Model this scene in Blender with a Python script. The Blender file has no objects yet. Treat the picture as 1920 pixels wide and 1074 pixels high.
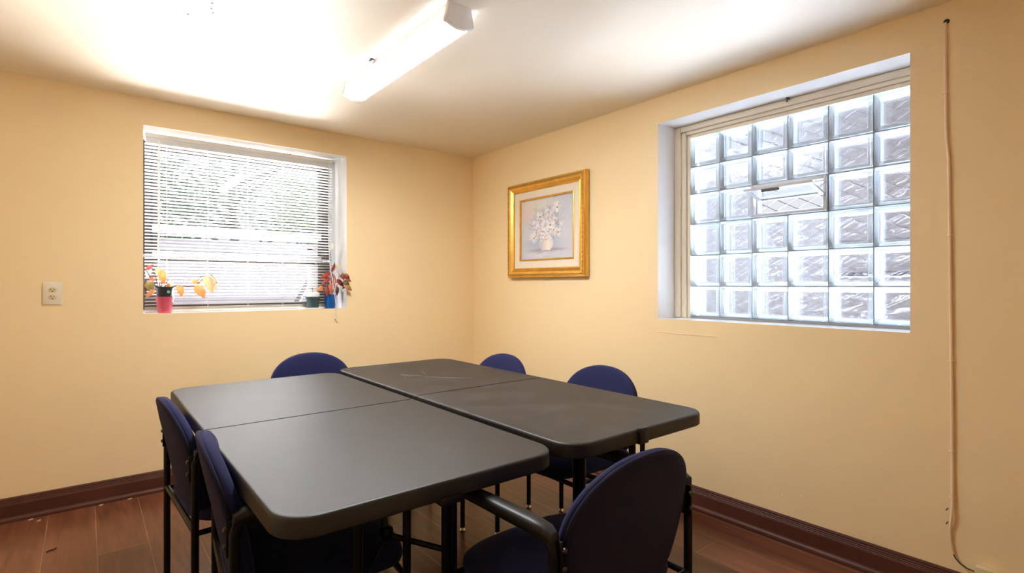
import bpy, bmesh, math, random
import numpy as np
from mathutils import Vector, Matrix, noise

random.seed(7)
PI = math.pi
S = bpy.context.scene
COL = S.collection
H = 2.30

# ------------------------------------------------------------------ materials
def lin(c):
    return tuple(((x/255)/12.92 if x/255 <= .04045 else ((x/255+.055)/1.055)**2.4) for x in c) + (1.0,)

def new_mat(name):
    m = bpy.data.materials.new(name); m.use_nodes = True
    nt = m.node_tree
    b = nt.nodes.get('Principled BSDF')
    return m, nt, b

def N(nt, t, **kw):
    n = nt.nodes.new(t)
    for k, v in kw.items():
        if k in n.inputs: n.inputs[k].default_value = v
        else: setattr(n, k, v)
    return n

def mat(name, rgb, rough=.5, metal=0., spec=.5, ior=1.5, bump=None, var=None, sheen=0., coat=0., trans=0., sss=0.):
    """rgb linear; bump=(scale,strength,dist); var=(scale,amount)"""
    m, nt, b = new_mat(name)
    c = tuple(rgb[:3]) + (1,)
    b.inputs['Base Color'].default_value = c
    b.inputs['Roughness'].default_value = rough
    b.inputs['Metallic'].default_value = metal
    b.inputs['Specular IOR Level'].default_value = spec
    b.inputs['IOR'].default_value = ior
    if sheen:
        b.inputs['Sheen Weight'].default_value = sheen
        b.inputs['Sheen Roughness'].default_value = .5
        b.inputs['Sheen Tint'].default_value = (.25, .27, .7, 1)
    if coat:
        b.inputs['Coat Weight'].default_value = coat
        b.inputs['Coat Roughness'].default_value = .15
    if trans: b.inputs['Transmission Weight'].default_value = trans
    if sss:
        b.inputs['Subsurface Weight'].default_value = sss
    tc = N(nt, 'ShaderNodeTexCoord')
    if var:
        nz = N(nt, 'ShaderNodeTexNoise', Scale=var[0], Detail=4.)
        nt.links.new(tc.outputs['Object'], nz.inputs['Vector'])
        mx = N(nt, 'ShaderNodeMix', data_type='RGBA')
        mx.inputs[6].default_value = tuple(x*(1-var[1]) for x in c[:3]) + (1,)
        mx.inputs[7].default_value = tuple(min(1, x*(1+var[1])) for x in c[:3]) + (1,)
        nt.links.new(nz.outputs['Fac'], mx.inputs[0])
        nt.links.new(mx.outputs[2], b.inputs['Base Color'])
    if bump:
        nz = N(nt, 'ShaderNodeTexNoise', Scale=bump[0], Detail=3.)
        nt.links.new(tc.outputs['Object'], nz.inputs['Vector'])
        bp = N(nt, 'ShaderNodeBump', Strength=bump[1], Distance=bump[2])
        nt.links.new(nz.outputs['Fac'], bp.inputs['Height'])
        nt.links.new(bp.outputs['Normal'], b.inputs['Normal'])
    return m

M = {}
M['wall'] = mat('wall_paint', (.88, .69, .40), .42, spec=.45, bump=(2.2, .35, .02), var=(1.3, .02))
M['ceiling'] = mat('ceiling_paint', (.90, .83, .70), .50, ior=1.5, bump=(1.6, .25, .02))
M['white_paint'] = mat('white_reveal_paint', (.86, .85, .84), .25, spec=.5, bump=(14., .15, .004))
M['cream_trim'] = mat('cream_trim_paint', (.78, .70, .56), .35)
M['base_wood'] = mat('mahogany_trim', (.085, .028, .017), .45, spec=.3, var=(9., .25))
M['black_tube'] = mat('black_tube_enamel', (.006, .006, .008), .35, spec=.2)
M['black_plastic'] = mat('black_plastic', (.009, .009, .011), .40, spec=.3, bump=(300., .1, .0005))
M['chrome'] = mat('glide_metal', (.75, .70, .55), .2, metal=1.)
M['bolt'] = mat('bolt_steel', (.10, .09, .085), .4, metal=1.)
M['navy'] = mat('navy_fabric', (.011, .013, .055), .85, spec=.2, sheen=.25, bump=(420., .5, .001), var=(60., .15))
M['navy_shell'] = mat('navy_back_fabric', (.012, .012, .034), .85, spec=.2, sheen=.12, bump=(420., .5, .001))
M['blind'] = mat('blind_white', (.62, .62, .61), .4)
M['blind_cream'] = mat('blind_cream', (.80, .75, .66), .4)
M['frame_dark'] = mat('bronze_window_frame', (.055, .045, .038), .45)
M['frame_black'] = mat('black_gasket', (.006, .006, .008), .5)
M['sash_white'] = mat('sash_white', (.50, .51, .53), .4)
M['grey_metal'] = mat('vent_grey_metal', (.52, .54, .57), .35, metal=.0)
M['mortar'] = mat('block_joint', (.28, .27, .28), .7)
M['plate'] = mat('ivory_plate', (.78, .70, .54), .3)
M['ivory'] = mat('ivory_socket', (.66, .55, .33), .35)
M['dark'] = mat('dark_slot', (.012, .010, .008), .6)
M['cable'] = mat('painted_cable', (.88, .66, .46), .4)
M['gold'] = mat('gold_leaf', (.80, .46, .10), .33, metal=.85, bump=(40., .25, .004), var=(18., .25))
M['bead'] = mat('antique_gold_beads', (.42, .25, .07), .42, metal=.7, var=(220., .75))
M['liner'] = mat('linen_liner', (.80, .70, .55), .85, bump=(500., .3, .0006))
M['pink_pot'] = mat('pink_ceramic', (.62, .10, .15), .25)
M['black_pot'] = mat('nursery_pot_black', (.022, .022, .028), .45)
M['green_dot'] = mat('green_sticker', (.12, .52, .33), .5)
M['green_pot'] = mat('dark_green_plastic', (.045, .085, .085), .35)
M['white_plastic'] = mat('white_plastic', (.85, .85, .86), .4)
M['blue_pot'] = mat('blue_glazed_pot', (.006, .10, .36), .15)
M['soil'] = mat('dry_soil', (.16, .09, .05), .95, bump=(90., .8, .01), var=(60., .5))
M['stem'] = mat('brown_stem', (.10, .06, .05), .7)
M['stem_red'] = mat('red_stem', (.30, .09, .06), .6)
M['fence_wire'] = mat('galvanised_wire', (.02, .02, .024), .5, metal=.3)
M['ext_wall'] = mat('pale_neighbour_wall', (.70, .73, .80), .9, bump=(20., .3, .01))
M['ext_beige'] = mat('beige_render', (.50, .46, .43), .9, var=(3., .1))
M['ext_pipe'] = mat('grey_rail', (.24, .26, .28), .5)
M['bark'] = mat('tree_bark', (.20, .19, .17), .9)
M['outer_face'] = mat('dark_outer_face', (.075, .035, .026), .9, bump=(30., .4, .01), var=(12., .3))  # unseen outer wall face, made dark to cut light bounced onto the garden
M['fixture'] = mat('fixture_white', (.80, .79, .78), .35)
M['fleck'] = mat('pale_fleck', (.75, .50, .22), .6)

def leafy(name, rgb, sc=30.):
    m = mat(name, rgb, .5, var=(sc, .45))
    nt = m.node_tree; b = nt.nodes['Principled BSDF']
    tr = N(nt, 'ShaderNodeBsdfTranslucent'); tr.inputs['Color'].default_value = tuple(min(1, x*1.2) for x in rgb)+(1,)
    mx = N(nt, 'ShaderNodeMixShader'); mx.inputs[0].default_value = .15
    out = nt.nodes['Material Output']
    nt.links.new(b.outputs[0], mx.inputs[1]); nt.links.new(tr.outputs[0], mx.inputs[2]); nt.links.new(mx.outputs[0], out.inputs[0])
    return m
LEAF = {
 'pinkred': (.52, .13, .12), 'palepink': (.62, .42, .42), 'maroon': (.07, .018, .022), 'olive': (.27, .22, .07),
 'orange': (.68, .26, .08), 'redor': (.58, .12, .05), 'tan': (.58, .38, .20), 'cream': (.72, .60, .40), 'tanor': (.60, .32, .15),
 'greytan': (.42, .34, .24), 'pink': (.75, .33, .25), 'red': (.30, .035, .02), 'redbrown': (.24, .045, .03), 'green': (.10, .10, .03),
 'orgreen': (.36, .16, .04)}
for k, v in LEAF.items(): M['leaf_'+k] = leafy('leaf_'+k, v)
M['tree_leaf'] = leafy('tree_leaf', (.16, .24, .15), 2.)
M['tree_leaf_light'] = leafy('tree_leaf_light', (.30, .38, .20), 2.)

# plank floor
def floor_mat():
    m, nt, b = new_mat('laminate_planks')
    tc = N(nt, 'ShaderNodeTexCoord'); sp = N(nt, 'ShaderNodeSeparateXYZ'); cb = N(nt, 'ShaderNodeCombineXYZ')
    nt.links.new(tc.outputs['Object'], sp.inputs[0])
    ax = N(nt, 'ShaderNodeMath', operation='ADD'); ax.inputs[1].default_value = 10.0 + FLOOR_OFF
    nt.links.new(sp.outputs['X'], ax.inputs[0])
    ay = N(nt, 'ShaderNodeMath', operation='ADD'); ay.inputs[1].default_value = 10.48
    nt.links.new(sp.outputs['Y'], ay.inputs[0])
    nt.links.new(ay.outputs[0], cb.inputs['X']); nt.links.new(ax.outputs[0], cb.inputs['Y'])
    br = N(nt, 'ShaderNodeTexBrick'); br.offset = .37; br.offset_frequency = 2
    br.inputs['Scale'].default_value = 1.; br.inputs['Brick Width'].default_value = 1.22; br.inputs['Row Height'].default_value = .192
    br.inputs['Mortar Size'].default_value = .0017; br.inputs['Mortar Smooth'].default_value = .2; br.inputs['Bias'].default_value = 0.
    br.inputs['Color1'].default_value = (.20, .075, .036, 1); br.inputs['Color2'].default_value = (.125, .045, .022, 1)
    br.inputs['Mortar'].default_value = (.34, .20, .10, 1)
    nt.links.new(cb.outputs[0], br.inputs['Vector'])
    mp = N(nt, 'ShaderNodeMapping'); mp.inputs['Scale'].default_value = (16., 1.3, 1.)
    nt.links.new(tc.outputs['Object'], mp.inputs['Vector'])
    nz = N(nt, 'ShaderNodeTexNoise', Scale=1.6, Detail=6., Distortion=1.4)
    nt.links.new(mp.outputs[0], nz.inputs['Vector'])
    rp = N(nt, 'ShaderNodeValToRGB'); rp.color_ramp.elements[0].position = .3; rp.color_ramp.elements[0].color = (.55, .5, .5, 1)
    rp.color_ramp.elements[1].position = .7; rp.color_ramp.elements[1].color = (1.2, 1.15, 1.1, 1)
    nt.links.new(nz.outputs['Fac'], rp.inputs[0])
    mx = N(nt, 'ShaderNodeMix', data_type='RGBA', blend_type='MULTIPLY'); mx.inputs[0].default_value = .85
    nt.links.new(br.outputs['Color'], mx.inputs[6]); nt.links.new(rp.outputs[0], mx.inputs[7])
    nt.links.new(mx.outputs[2], b.inputs['Base Color'])
    b.inputs['Roughness'].default_value = .30; b.inputs['Specular IOR Level'].default_value = .5
    bp = N(nt, 'ShaderNodeBump', Strength=.25, Distance=.002)
    nt.links.new(nz.outputs['Fac'], bp.inputs['Height']); nt.links.new(bp.outputs[0], b.inputs['Normal'])
    return m
FLOOR_OFF = 0.03
M['floor'] = floor_mat()

def table_mat(name, scuff):
    m, nt, b = new_mat(name)
    tc = N(nt, 'ShaderNodeTexCoord')
    b.inputs['Roughness'].default_value = .46; b.inputs['IOR'].default_value = 1.5
    g = N(nt, 'ShaderNodeTexNoise', Scale=700., Detail=2.)
    nt.links.new(tc.outputs['Object'], g.inputs['Vector'])
    bp = N(nt, 'ShaderNodeBump', Strength=.35, Distance=.0006)
    nt.links.new(g.outputs['Fac'], bp.inputs['Height']); nt.links.new(bp.outputs[0], b.inputs['Normal'])
    sm = N(nt, 'ShaderNodeTexNoise', Scale=5., Detail=6., Distortion=1.2)
    nt.links.new(tc.outputs['Object'], sm.inputs['Vector'])
    rp = N(nt, 'ShaderNodeValToRGB'); rp.color_ramp.elements[0].position = .45; rp.color_ramp.elements[1].position = .85
    rp.color_ramp.elements[0].color = (.008, .0085, .0105, 1); rp.color_ramp.elements[1].color = (.008+scuff, .0085+scuff, .0105+scuff, 1)
    nt.links.new(sm.outputs['Fac'], rp.inputs[0]); nt.links.new(rp.outputs[0], b.inputs['Base Color'])
    rr = N(nt, 'ShaderNodeMapRange'); rr.inputs['To Min'].default_value = .45; rr.inputs['To Max'].default_value = .50
    nt.links.new(sm.outputs['Fac'], rr.inputs['Value']); nt.links.new(rr.outputs[0], b.inputs['Roughness'])
    return m
M['table_a'] = table_mat('charcoal_tabletop', .008)
M['table_b'] = table_mat('charcoal_tabletop_scuffed', .03)
M['scratch'] = mat('pale_scratch', (.11, .105, .10), .6)

def emit_mat(name, rgb, s):
    m = bpy.data.materials.new(name); m.use_nodes = True; nt = m.node_tree; nt.nodes.clear()
    e = N(nt, 'ShaderNodeEmission'); e.inputs[0].default_value = rgb+(1,); e.inputs[1].default_value = s
    o = N(nt, 'ShaderNodeOutputMaterial'); nt.links.new(e.outputs[0], o.inputs[0]); return m
LENS_STRENGTH = 21.5
M['lens'] = emit_mat('lit_acrylic_lens', (.95, .97, 1.), LENS_STRENGTH)
def lens_side():
    m = mat('prismatic_lens_side', (.8, .79, .82), .3)
    b = m.node_tree.nodes['Principled BSDF']
    b.inputs['Emission Color'].default_value = (.9, .88, .95, 1); b.inputs['Emission Strength'].default_value = .10
    return m
M['lens_side'] = lens_side()

def glass_mix(name, kind, w_trans, tint=(1, 1, 1), rough=0., bump=None):
    """real pane: part straight transmission, part refraction, a little gloss"""
    m = bpy.data.materials.new(name); m.use_nodes = True; nt = m.node_tree; nt.nodes.clear()
    o = N(nt, 'ShaderNodeOutputMaterial'); t = N(nt, 'ShaderNodeBsdfTransparent'); t.inputs[0].default_value = tint+(1,)
    mx = N(nt, 'ShaderNodeMixShader'); mx.inputs[0].default_value = w_trans
    if kind == 'refract':
        g = N(nt, 'ShaderNodeBsdfGlass'); g.inputs['IOR'].default_value = 1.48; g.inputs['Roughness'].default_value = rough; g.inputs['Color'].default_value = tint+(1,)
    elif kind == 'milky':
        g = N(nt, 'ShaderNodeBsdfPrincipled'); g.inputs['Base Color'].default_value = tint+(1,); g.inputs['Roughness'].default_value = .12
        tl = N(nt, 'ShaderNodeBsdfTranslucent'); tl.inputs[0].default_value = tint+(1,)
        m2 = N(nt, 'ShaderNodeMixShader'); m2.inputs[0].default_value = .2
        nt.links.new(g.outputs[0], m2.inputs[1]); nt.links.new(tl.outputs[0], m2.inputs[2]); g = m2
    else:
        g = N(nt, 'ShaderNodeBsdfGlossy'); g.inputs['Roughness'].default_value = .02
    nt.links.new(g.outputs[0], mx.inputs[1]); nt.links.new(t.outputs[0], mx.inputs[2]); nt.links.new(mx.outputs[0], o.inputs[0])
    return m
M['pane'] = glass_mix('clear_pane', 'gloss', .98)
M['block_face'] = glass_mix('wavy_block_glass', 'refract', .42, (.97, .98, 1.))
M['block_rim'] = glass_mix('block_rim_glass', 'milky', .55, (.66, .72, .75))
M['vent_pane'] = glass_mix('vent_pane_glass', 'milky', .35, (.86, .88, .92))

# ------------------------------------------------------------------ mesh helpers
def obj(name, bm, m=None, parent=None, smooth=True, mats=None, sharp=35):
    me = bpy.data.meshes.new(name)
    bmesh.ops.recalc_face_normals(bm, faces=bm.faces)
    bm.to_mesh(me); bm.free()
    if mats:
        for x in mats: me.materials.append(x)
    elif m: me.materials.append(m)
    if smooth:
        for p in me.polygons: p.use_smooth = True
        me.set_sharp_from_angle(angle=math.radians(sharp))
    o = bpy.data.objects.new(name, me); COL.objects.link(o)
    if parent: o.parent = parent
    return o

def thing(name, label, cat, loc=(0, 0, 0), rz=0., group=None):
    o = bpy.data.objects.new(name, None); COL.objects.link(o)
    o.empty_display_size = .1
    o.location = loc; o.rotation_euler = (0, 0, rz)
    o['label'] = label; o['category'] = cat; o['kind'] = 'thing'
    if group: o['group'] = group
    return o
def tag(o, label, cat, group=None):
    o['label'] = label; o['category'] = cat; o['kind'] = 'thing'
    if group: o['group'] = group
    return o
def struct(o, label=None):
    o['kind'] = 'structure'
    if label: o['label'] = label
    return o

def box(bm, c, s, bev=0., seg=2, rot=None, mi=0):
    r = bmesh.ops.create_cube(bm, size=1.)
    vs = r['verts']
    for v in vs: v.co = Vector((v.co.x*s[0], v.co.y*s[1], v.co.z*s[2]))
    if bev > 0:
        es = list({e for v in vs for e in v.link_edges})
        rr = bmesh.ops.bevel(bm, geom=es, offset=bev, segments=seg, profile=.5, affect='EDGES')
        vs = list({v for f in rr['faces'] for v in f.verts} | {v for v in vs if v.is_valid})
    mt = Matrix.Translation(Vector(c))
    if rot is not None: mt = mt @ rot
    for v in vs: v.co = mt @ v.co
    if mi:
        for f in {f for v in vs for f in v.link_faces}: f.material_index = mi
    return vs

def tube(bm, pts, r, n=12, closed=False, cap=True, rr=None):
    pts = [Vector(p) for p in pts]
    k = len(pts); rings = []
    up = None
    for i, p in enumerate(pts):
        if closed: d = (pts[(i+1) % k]-pts[i-1]).normalized()
        elif i == 0: d = (pts[1]-p).normalized()
        elif i == k-1: d = (p-pts[i-1]).normalized()
        else: d = ((pts[i+1]-p).normalized()+(p-pts[i-1]).normalized()).normalized()
        if up is None:
            a = Vector((0, 0, 1)) if abs(d.z) < .9 else Vector((1, 0, 0))
            up = (a-d*a.dot(d)).normalized()
        else:
            up = (up-d*up.dot(d)).normalized()
        s = d.cross(up)
        rad = rr[i] if rr else r
        rings.append([bm.verts.new(p+(up*math.cos(2*PI*j/n)+s*math.sin(2*PI*j/n))*rad) for j in range(n)])
    for i in range(k if closed else k-1):
        A, B = rings[i], rings[(i+1) % k]
        for j in range(n): bm.faces.new((A[j], A[(j+1) % n], B[(j+1) % n], B[j]))
    if cap and not closed:
        bm.faces.new(list(reversed(rings[0]))); bm.faces.new(rings[-1])

def lathe(bm, prof, n=32, c=(0, 0, 0), cap=True):
    rings = []
    for (r, z) in prof:
        rings.append([bm.verts.new((c[0]+r*math.cos(2*PI*j/n), c[1]+r*math.sin(2*PI*j/n), c[2]+z)) for j in range(n)])
    for A, B in zip(rings, rings[1:]):
        for j in range(n): bm.faces.new((A[j], A[(j+1) % n], B[(j+1) % n], B[j]))
    if cap:
        bm.faces.new(list(reversed(rings[0]))); bm.faces.new(rings[-1])

def loft(bm, rings, cap=True):
    R = [[bm.verts.new(p) for p in r] for r in rings]
    n = len(R[0])
    for A, B in zip(R, R[1:]):
        for j in range(n): bm.faces.new((A[j], A[(j+1) % n], B[(j+1) % n], B[j]))
    if cap:
        bm.faces.new(list(reversed(R[0]))); bm.faces.new(R[-1])

def rrect(w, h, r, n=8):
    pts = []
    for cx, cy, a0 in ((w/2-r, h/2-r, 0), (-w/2+r, h/2-r, 90), (-w/2+r, -h/2+r, 180), (w/2-r, -h/2+r, 270)):
        for i in range(n+1):
            a = math.radians(a0+90*i/n); pts.append((cx+r*math.cos(a), cy+r*math.sin(a)))
    return pts

def arc(c, r, a0, a1, n, plane='yz', x=0.):
    out = []
    for i in range(n+1):
        a = math.radians(a0+(a1-a0)*i/n)
        u, v = c[0]+r*math.cos(a), c[1]+r*math.sin(a)
        out.append((x, u, v) if plane == 'yz' else (u, x, v))
    return out

def leaf(bm, base, tip, w, bulge=.012, nrm=(0, -1, 0), mi=0, curl=0.):
    base, tip = Vector(base), Vector(tip)
    d = tip-base; L = d.length; d.normalize()
    nv = Vector(nrm); nv = (nv-d*nv.dot(d)).normalized(); s = d.cross(nv)
    rows = 9; P = []
    for i in range(rows):
        t = i/(rows-1)
        hw = w/2*(math.sin(PI*min(1, t**.72))**.8 if 0 < t < 1 else 0)*(1.0+.07*math.sin(i*4.1))
        c = base+d*L*t+nv*(bulge*math.sin(PI*t)-curl*L*t*t)
        P.append([bm.verts.new(c+s*hw*k-nv*abs(k)*hw*.35) for k in (-1, -.5, 0, .5, 1)])
    for A, B in zip(P, P[1:]):
        for j in range(4):
            try:
                f = bm.faces.new((A[j], A[j+1], B[j+1], B[j])); f.material_index = mi
            except ValueError: pass

# ------------------------------------------------------------------ room shell
XL, YB = -3.6, -4.45           # hidden walls behind the camera
AX0, AX1, AZ0, AZ1 = -2.322, -1.110, 1.044, 2.142     # opening in the left wall (y = 0)
BY0, BY1, BZ0, BZ1 = -3.083, -1.879, 1.018, 2.146     # opening in the right wall (x = 0)
DA, DB = .27, .30

def wall_with_opening(name, axis, lo, hi, o0, o1, z0, z1, depth, steps=None):
    bm = bmesh.new()
    def p(a, z, d): return (a, d, z) if axis == 'x' else (d, a, z)
    A = [lo, o0, o1, hi]; Z = [0, z0, z1, H]
    for d in (0, depth):
        g = [[bm.verts.new(p(a, z, d)) for z in Z] for a in A]
        for i in range(3):
            for j in range(3):
                if i == 1 and j == 1: continue
                f = bm.faces.new((g[i][j], g[i+1][j], g[i+1][j+1], g[i][j+1])); f.material_index = 2 if d else 0
        if d == 0: g0 = g
        else: g1 = g
    ring0 = [g0[1][1], g0[2][1], g0[2][2], g0[1][2]]; ring1 = [g1[1][1], g1[2][1], g1[2][2], g1[1][2]]
    for i in range(4):
        f = bm.faces.new((ring0[i], ring0[(i+1) % 4], ring1[(i+1) % 4], ring1[i])); f.material_index = 1
    o0r = [g0[0][0], g0[3][0], g0[3][3], g0[0][3]]; o1r = [g1[0][0], g1[3][0], g1[3][3], g1[0][3]]
    edge0 = [g0[i][0] for i in range(4)]+[g0[3][j] for j in range(1, 4)]+[g0[i][3] for i in (2, 1, 0)]+[g0[0][j] for j in (2, 1)]
    edge1 = [g1[i][0] for i in range(4)]+[g1[3][j] for j in range(1, 4)]+[g1[i][3] for i in (2, 1, 0)]+[g1[0][j] for j in (2, 1)]
    for i in range(len(edge0)):
        k = (i+1) % len(edge0); bm.faces.new((edge0[i], edge0[k], edge1[k], edge1[i]))
    return struct(obj(name, bm, mats=[M['wall'], M['white_paint'], M['outer_face']], smooth=False))

wall_left = wall_with_opening('wall_left', 'x', XL, .0, AX0, AX1, AZ0, AZ1, DA)
wall_right = wall_with_opening('wall_right', 'y', YB, .0, BY0, BY1, BZ0, BZ1, DB)
bm = bmesh.new(); box(bm, (XL-.05, YB/2, H/2), (.1, -YB, H)); struct(obj('wall_far_left', bm, M['wall'], smooth=False))
bm = bmesh.new(); box(bm, (XL/2, YB-.05, H/2), (-XL, .1, H)); struct(obj('wall_back', bm, M['wall'], smooth=False))
bm = bmesh.new(); box(bm, (XL/2, YB/2, -.05), (-XL+.2, -YB+.2, .1)); struct(obj('floor', bm, M['floor'], smooth=False))
bm = bmesh.new(); box(bm, (XL/2, YB/2, H+.05), (-XL+.2, -YB+.2, .1)); ceiling = struct(obj('ceiling', bm, M['ceiling'], smooth=False))

# small blemishes of the shell
def fleck_disc(bm, c, r, nrm, n=8, ax=1.):
    nv = Vector(nrm); a = nv.orthogonal().normalized(); b = nv.cross(a)
    vs = [bm.verts.new(Vector(c)+nv*.0015+a*r*math.cos(2*PI*i/n)*ax+b*r*math.sin(2*PI*i/n)) for i in range(n)]
    top = bm.verts.new(Vector(c)+nv*.003)
    lo = [bm.verts.new(Vector(c)+a*r*1.2*math.cos(2*PI*i/n)*ax+b*r*1.2*math.sin(2*PI*i/n)) for i in range(n)]
    for i in range(n):
        k = (i+1) % n
        bm.faces.new((vs[i], vs[k], top)); bm.faces.new((lo[i], lo[k], vs[k], vs[i]))
for c in [(-2.262, -1.258, H), (-2.197, -1.369, H), (-2.202, -1.415, H), (-2.186, -1.336, H)]:
    bm = bmesh.new(); fleck_disc(bm, c, .004, (0, 0, -1)); obj('nail_hole', bm, M['bolt'], ceiling)
bm = bmesh.new()
tube(bm, [(-.0005, y, z) for y, z in ((-1.872, .941), (-1.94, .9405), (-2.007, .937), (-2.06, .9395), (-2.107, .938), (-2.18, .9395), (-2.248, .938))], .0022, 6)
obj('plaster_crack', bm, M['cable'], wall_right)
for (y, z) in [(-2.293, .211), (-2.461, .224), (-2.581, .211), (-2.666, .232), (-2.86, .281), (-2.95, .14), (-3.107, .150), (-3.286, .583)]:
    bm = bmesh.new(); fleck_disc(bm, (0, y, z), .003, (-1, 0, 0), ax=1.8); obj('paint_blister', bm, M['wall'], wall_right)
for (x, z) in [(-2.3486, .375), (-2.41, .36)]:
    bm = bmesh.new(); fleck_disc(bm, (x, 0, z), .003, (0, -1, 0), ax=1.6); obj('paint_chip', bm, M['cable'], wall_left)

# baseboards: tall board with ridged cap, and a shoe moulding
def extrude_profile(name, prof, axis, lo, hi, m, parent=None):
    bm = bmesh.new()
    r0 = [(lo, -d, z) if axis == 'x' else (-d, lo, z) for d, z in prof]
    r1 = [(hi, -d, z) if axis == 'x' else (-d, hi, z) for d, z in prof]
    loft(bm, [r0, r1]); return obj(name, bm, m, parent, sharp=25)
BP = [(0, 0), (.016, 0), (.016, .084), (.0145, .087), (.0145, .090), (.0125, .092), (.0125, .097), (.0105, .099), (.0105, .105), (.0085, .107), (.0085, .114), (.006, .119), (0, .121)]
SP = [(.016, 0), (.034, 0)] + [(.016+.018*math.cos(a*PI/16), .006+.020*math.sin(a*PI/16)) for a in range(0, 9)]
struct(extrude_profile('baseboard_left', BP, 'x', XL, -.016, M['base_wood']))
struct(extrude_profile('baseboard_right', BP, 'y', YB, 0., M['base_wood']))
struct(extrude_profile('trim_1', SP, 'x', XL, -.034, M['base_wood']), 'rounded shoe moulding along the left baseboard')
struct(extrude_profile('trim_2', SP, 'y', YB, -.016, M['base_wood']), 'rounded shoe moulding along the right baseboard')

# ------------------------------------------------------------------ window 1 (left wall, behind the blind)
def ring_frame(bm, axis, a0, a1, z0, z1, w, d0, d1, ws=None, bev=.002):
    """rectangular frame of section w between depths d0 and d1; ws=(left,right,bottom,top)"""
    l, r, b, t = ws if ws else (w, w, w, w)
    dc, dd = (d0+d1)/2, abs(d1-d0)
    def bx(a, z, sa, sz):
        box(bm, (a, dc, z) if axis == 'x' else (dc, a, z), (sa, dd, sz) if axis == 'x' else (dd, sa, sz), bev, 1)
    bx(a0+l/2, (z0+z1)/2, l, z1-z0); bx(a1-r/2, (z0+z1)/2, r, z1-z0)
    bx((a0+a1)/2, z0+b/2, a1-a0-l-r, b); bx((a0+a1)/2, z1-t/2, a1-a0-l-r, t)

w1 = bpy.data.objects.new('window_1', None); COL.objects.link(w1); struct(w1, 'double-hung window with dark frame behind the white blind')
w1.location = ((AX0+AX1)/2, .24, AZ0); w1.empty_display_size = .1
def rel(bm, o):
    bmesh.ops.translate(bm, verts=bm.verts, vec=-Vector(o.location)); return bm
bm = bmesh.new(); ring_frame(bm, 'x', AX0+.001, AX1-.001, AZ0+.001, AZ1-.001, .03, .225, .268, (.015, .040, .012, .030)); obj('frame', rel(bm, w1), M['sash_white'], w1)
bm = bmesh.new(); ring_frame(bm, 'x', AX0+.016, AX1-.041, 1.40, AZ1-.031, .03, .245, .265, (.075, .078, .03, .060))
box(bm, ((AX0+AX1)/2, .255, 1.56), (1.0, .018, .05), .002, 1)
us = obj('upper_sash', rel(bm, w1), M['frame_dark'], w1)
bm = bmesh.new()
pass
for c_, s_ in (((-2.262, .2435, 1.78), (.010, .004, .62)), ((-1.198, .2435, 1.78), (.010, .004, .62)), ((-1.73, .2435, 2.062), (1.054, .004, .014))):
    bm = bmesh.new(); box(bm, c_, s_); obj('gasket', rel(bm, w1), M['frame_black'], us, smooth=False)
bm = bmesh.new(); box(bm, (-1.73, .253, 1.83), (.94, .004, .47)); obj('pane', rel(bm, w1), M['pane'], us, smooth=False)
for z_, h_ in ((1.565, .050), (1.40, .030)):
    bm = bmesh.new(); box(bm, (-1.735, .241, z_), (1.05, .014, h_), .002, 1); obj('meeting_rail', rel(bm, w1), M['sash_white'], w1)
bm = bmesh.new(); ring_frame(bm, 'x', AX0+.016, AX1-.041, AZ0+.014, 1.385, .03, .228, .244, (.075, .085, .03, .03))
ls = obj('lower_sash', rel(bm, w1), M['frame_dark'], w1)
bm = bmesh.new(); box(bm, (-1.735, .236, 1.22), (.96, .004, .30)); obj('pane', rel(bm, w1), M['pane'], ls, smooth=False)
bm = bmesh.new(); box(bm, (-1.275, .236, 1.22), (.075, .010, .30), .002, 1); obj('side_filler', rel(bm, w1), M['sash_white'], w1)
bm = bmesh.new(); box(bm, (-1.300, .222, 1.470), (.035, .012, .014), .003); tube(bm, [(-1.285, .222, 1.470), (-1.25, .222, 1.462), (-1.215, .222, 1.466)], .003, 6)
obj('sash_lock', rel(bm, w1), M['frame_black'], w1)

# mini blind
bl = thing('venetian_blind', 'white horizontal mini blind lowered over the window on the left wall', 'blind', (-1.735, .14, AZ0+.001))
bm = bmesh.new(); box(bm, (-1.737, .14, 2.112), (1.135, .036, .036), .003); obj('headrail', rel(bm, bl), M['blind_cream'], bl)
bm = bmesh.new(); box(bm, (-1.735, .1185, 2.087), (1.130, .003, .036), .001, 1); obj('valance', rel(bm, bl), M['blind'], bl)
bm = bmesh.new()
z = 1.092; zs = []
while z < 2.088: zs.append(z); z += .0203
th = math.radians(-15)
for k, z in enumerate(zs):
    rows = []
    for i in range(5):
        t = (i-2)/4*.0245
        arcz = .0016*(1-((i-2)/2)**2)
        rows.append((.14+t*math.cos(th), z+t*math.sin(th)+arcz))
    top = [[bm.verts.new((x, y, zz+.0004)) for (y, zz) in rows] for x in (-2.304, -1.165)]
    bot = [[bm.verts.new((x, y, zz-.0004)) for (y, zz) in rows] for x in (-2.304, -1.165)]
    for i in range(4):
        bm.faces.new((top[0][i], top[0][i+1], top[1][i+1], top[1][i])); bm.faces.new((bot[0][i], bot[1][i], bot[1][i+1], bot[0][i+1]))
    for i in (0, 4): bm.faces.new((top[0][i], top[1][i], bot[1][i], bot[0][i]))
obj('slats', rel(bm, bl), M['blind'], bl)
bm = bmesh.new()
for i, z in enumerate((1.0575, 1.0625, 1.0675, 1.0725)): box(bm, (-1.735, .14, z+.003), (1.139, .025, .002))
obj('stacked_slats', rel(bm, bl), M['blind_cream'], bl, smooth=False)
bm = bmesh.new(); box(bm, (-1.735, .14, 1.0525), (1.139, .025, .012), .003); obj('bottom_rail', rel(bm, bl), M['blind_cream'], bl)
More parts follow.
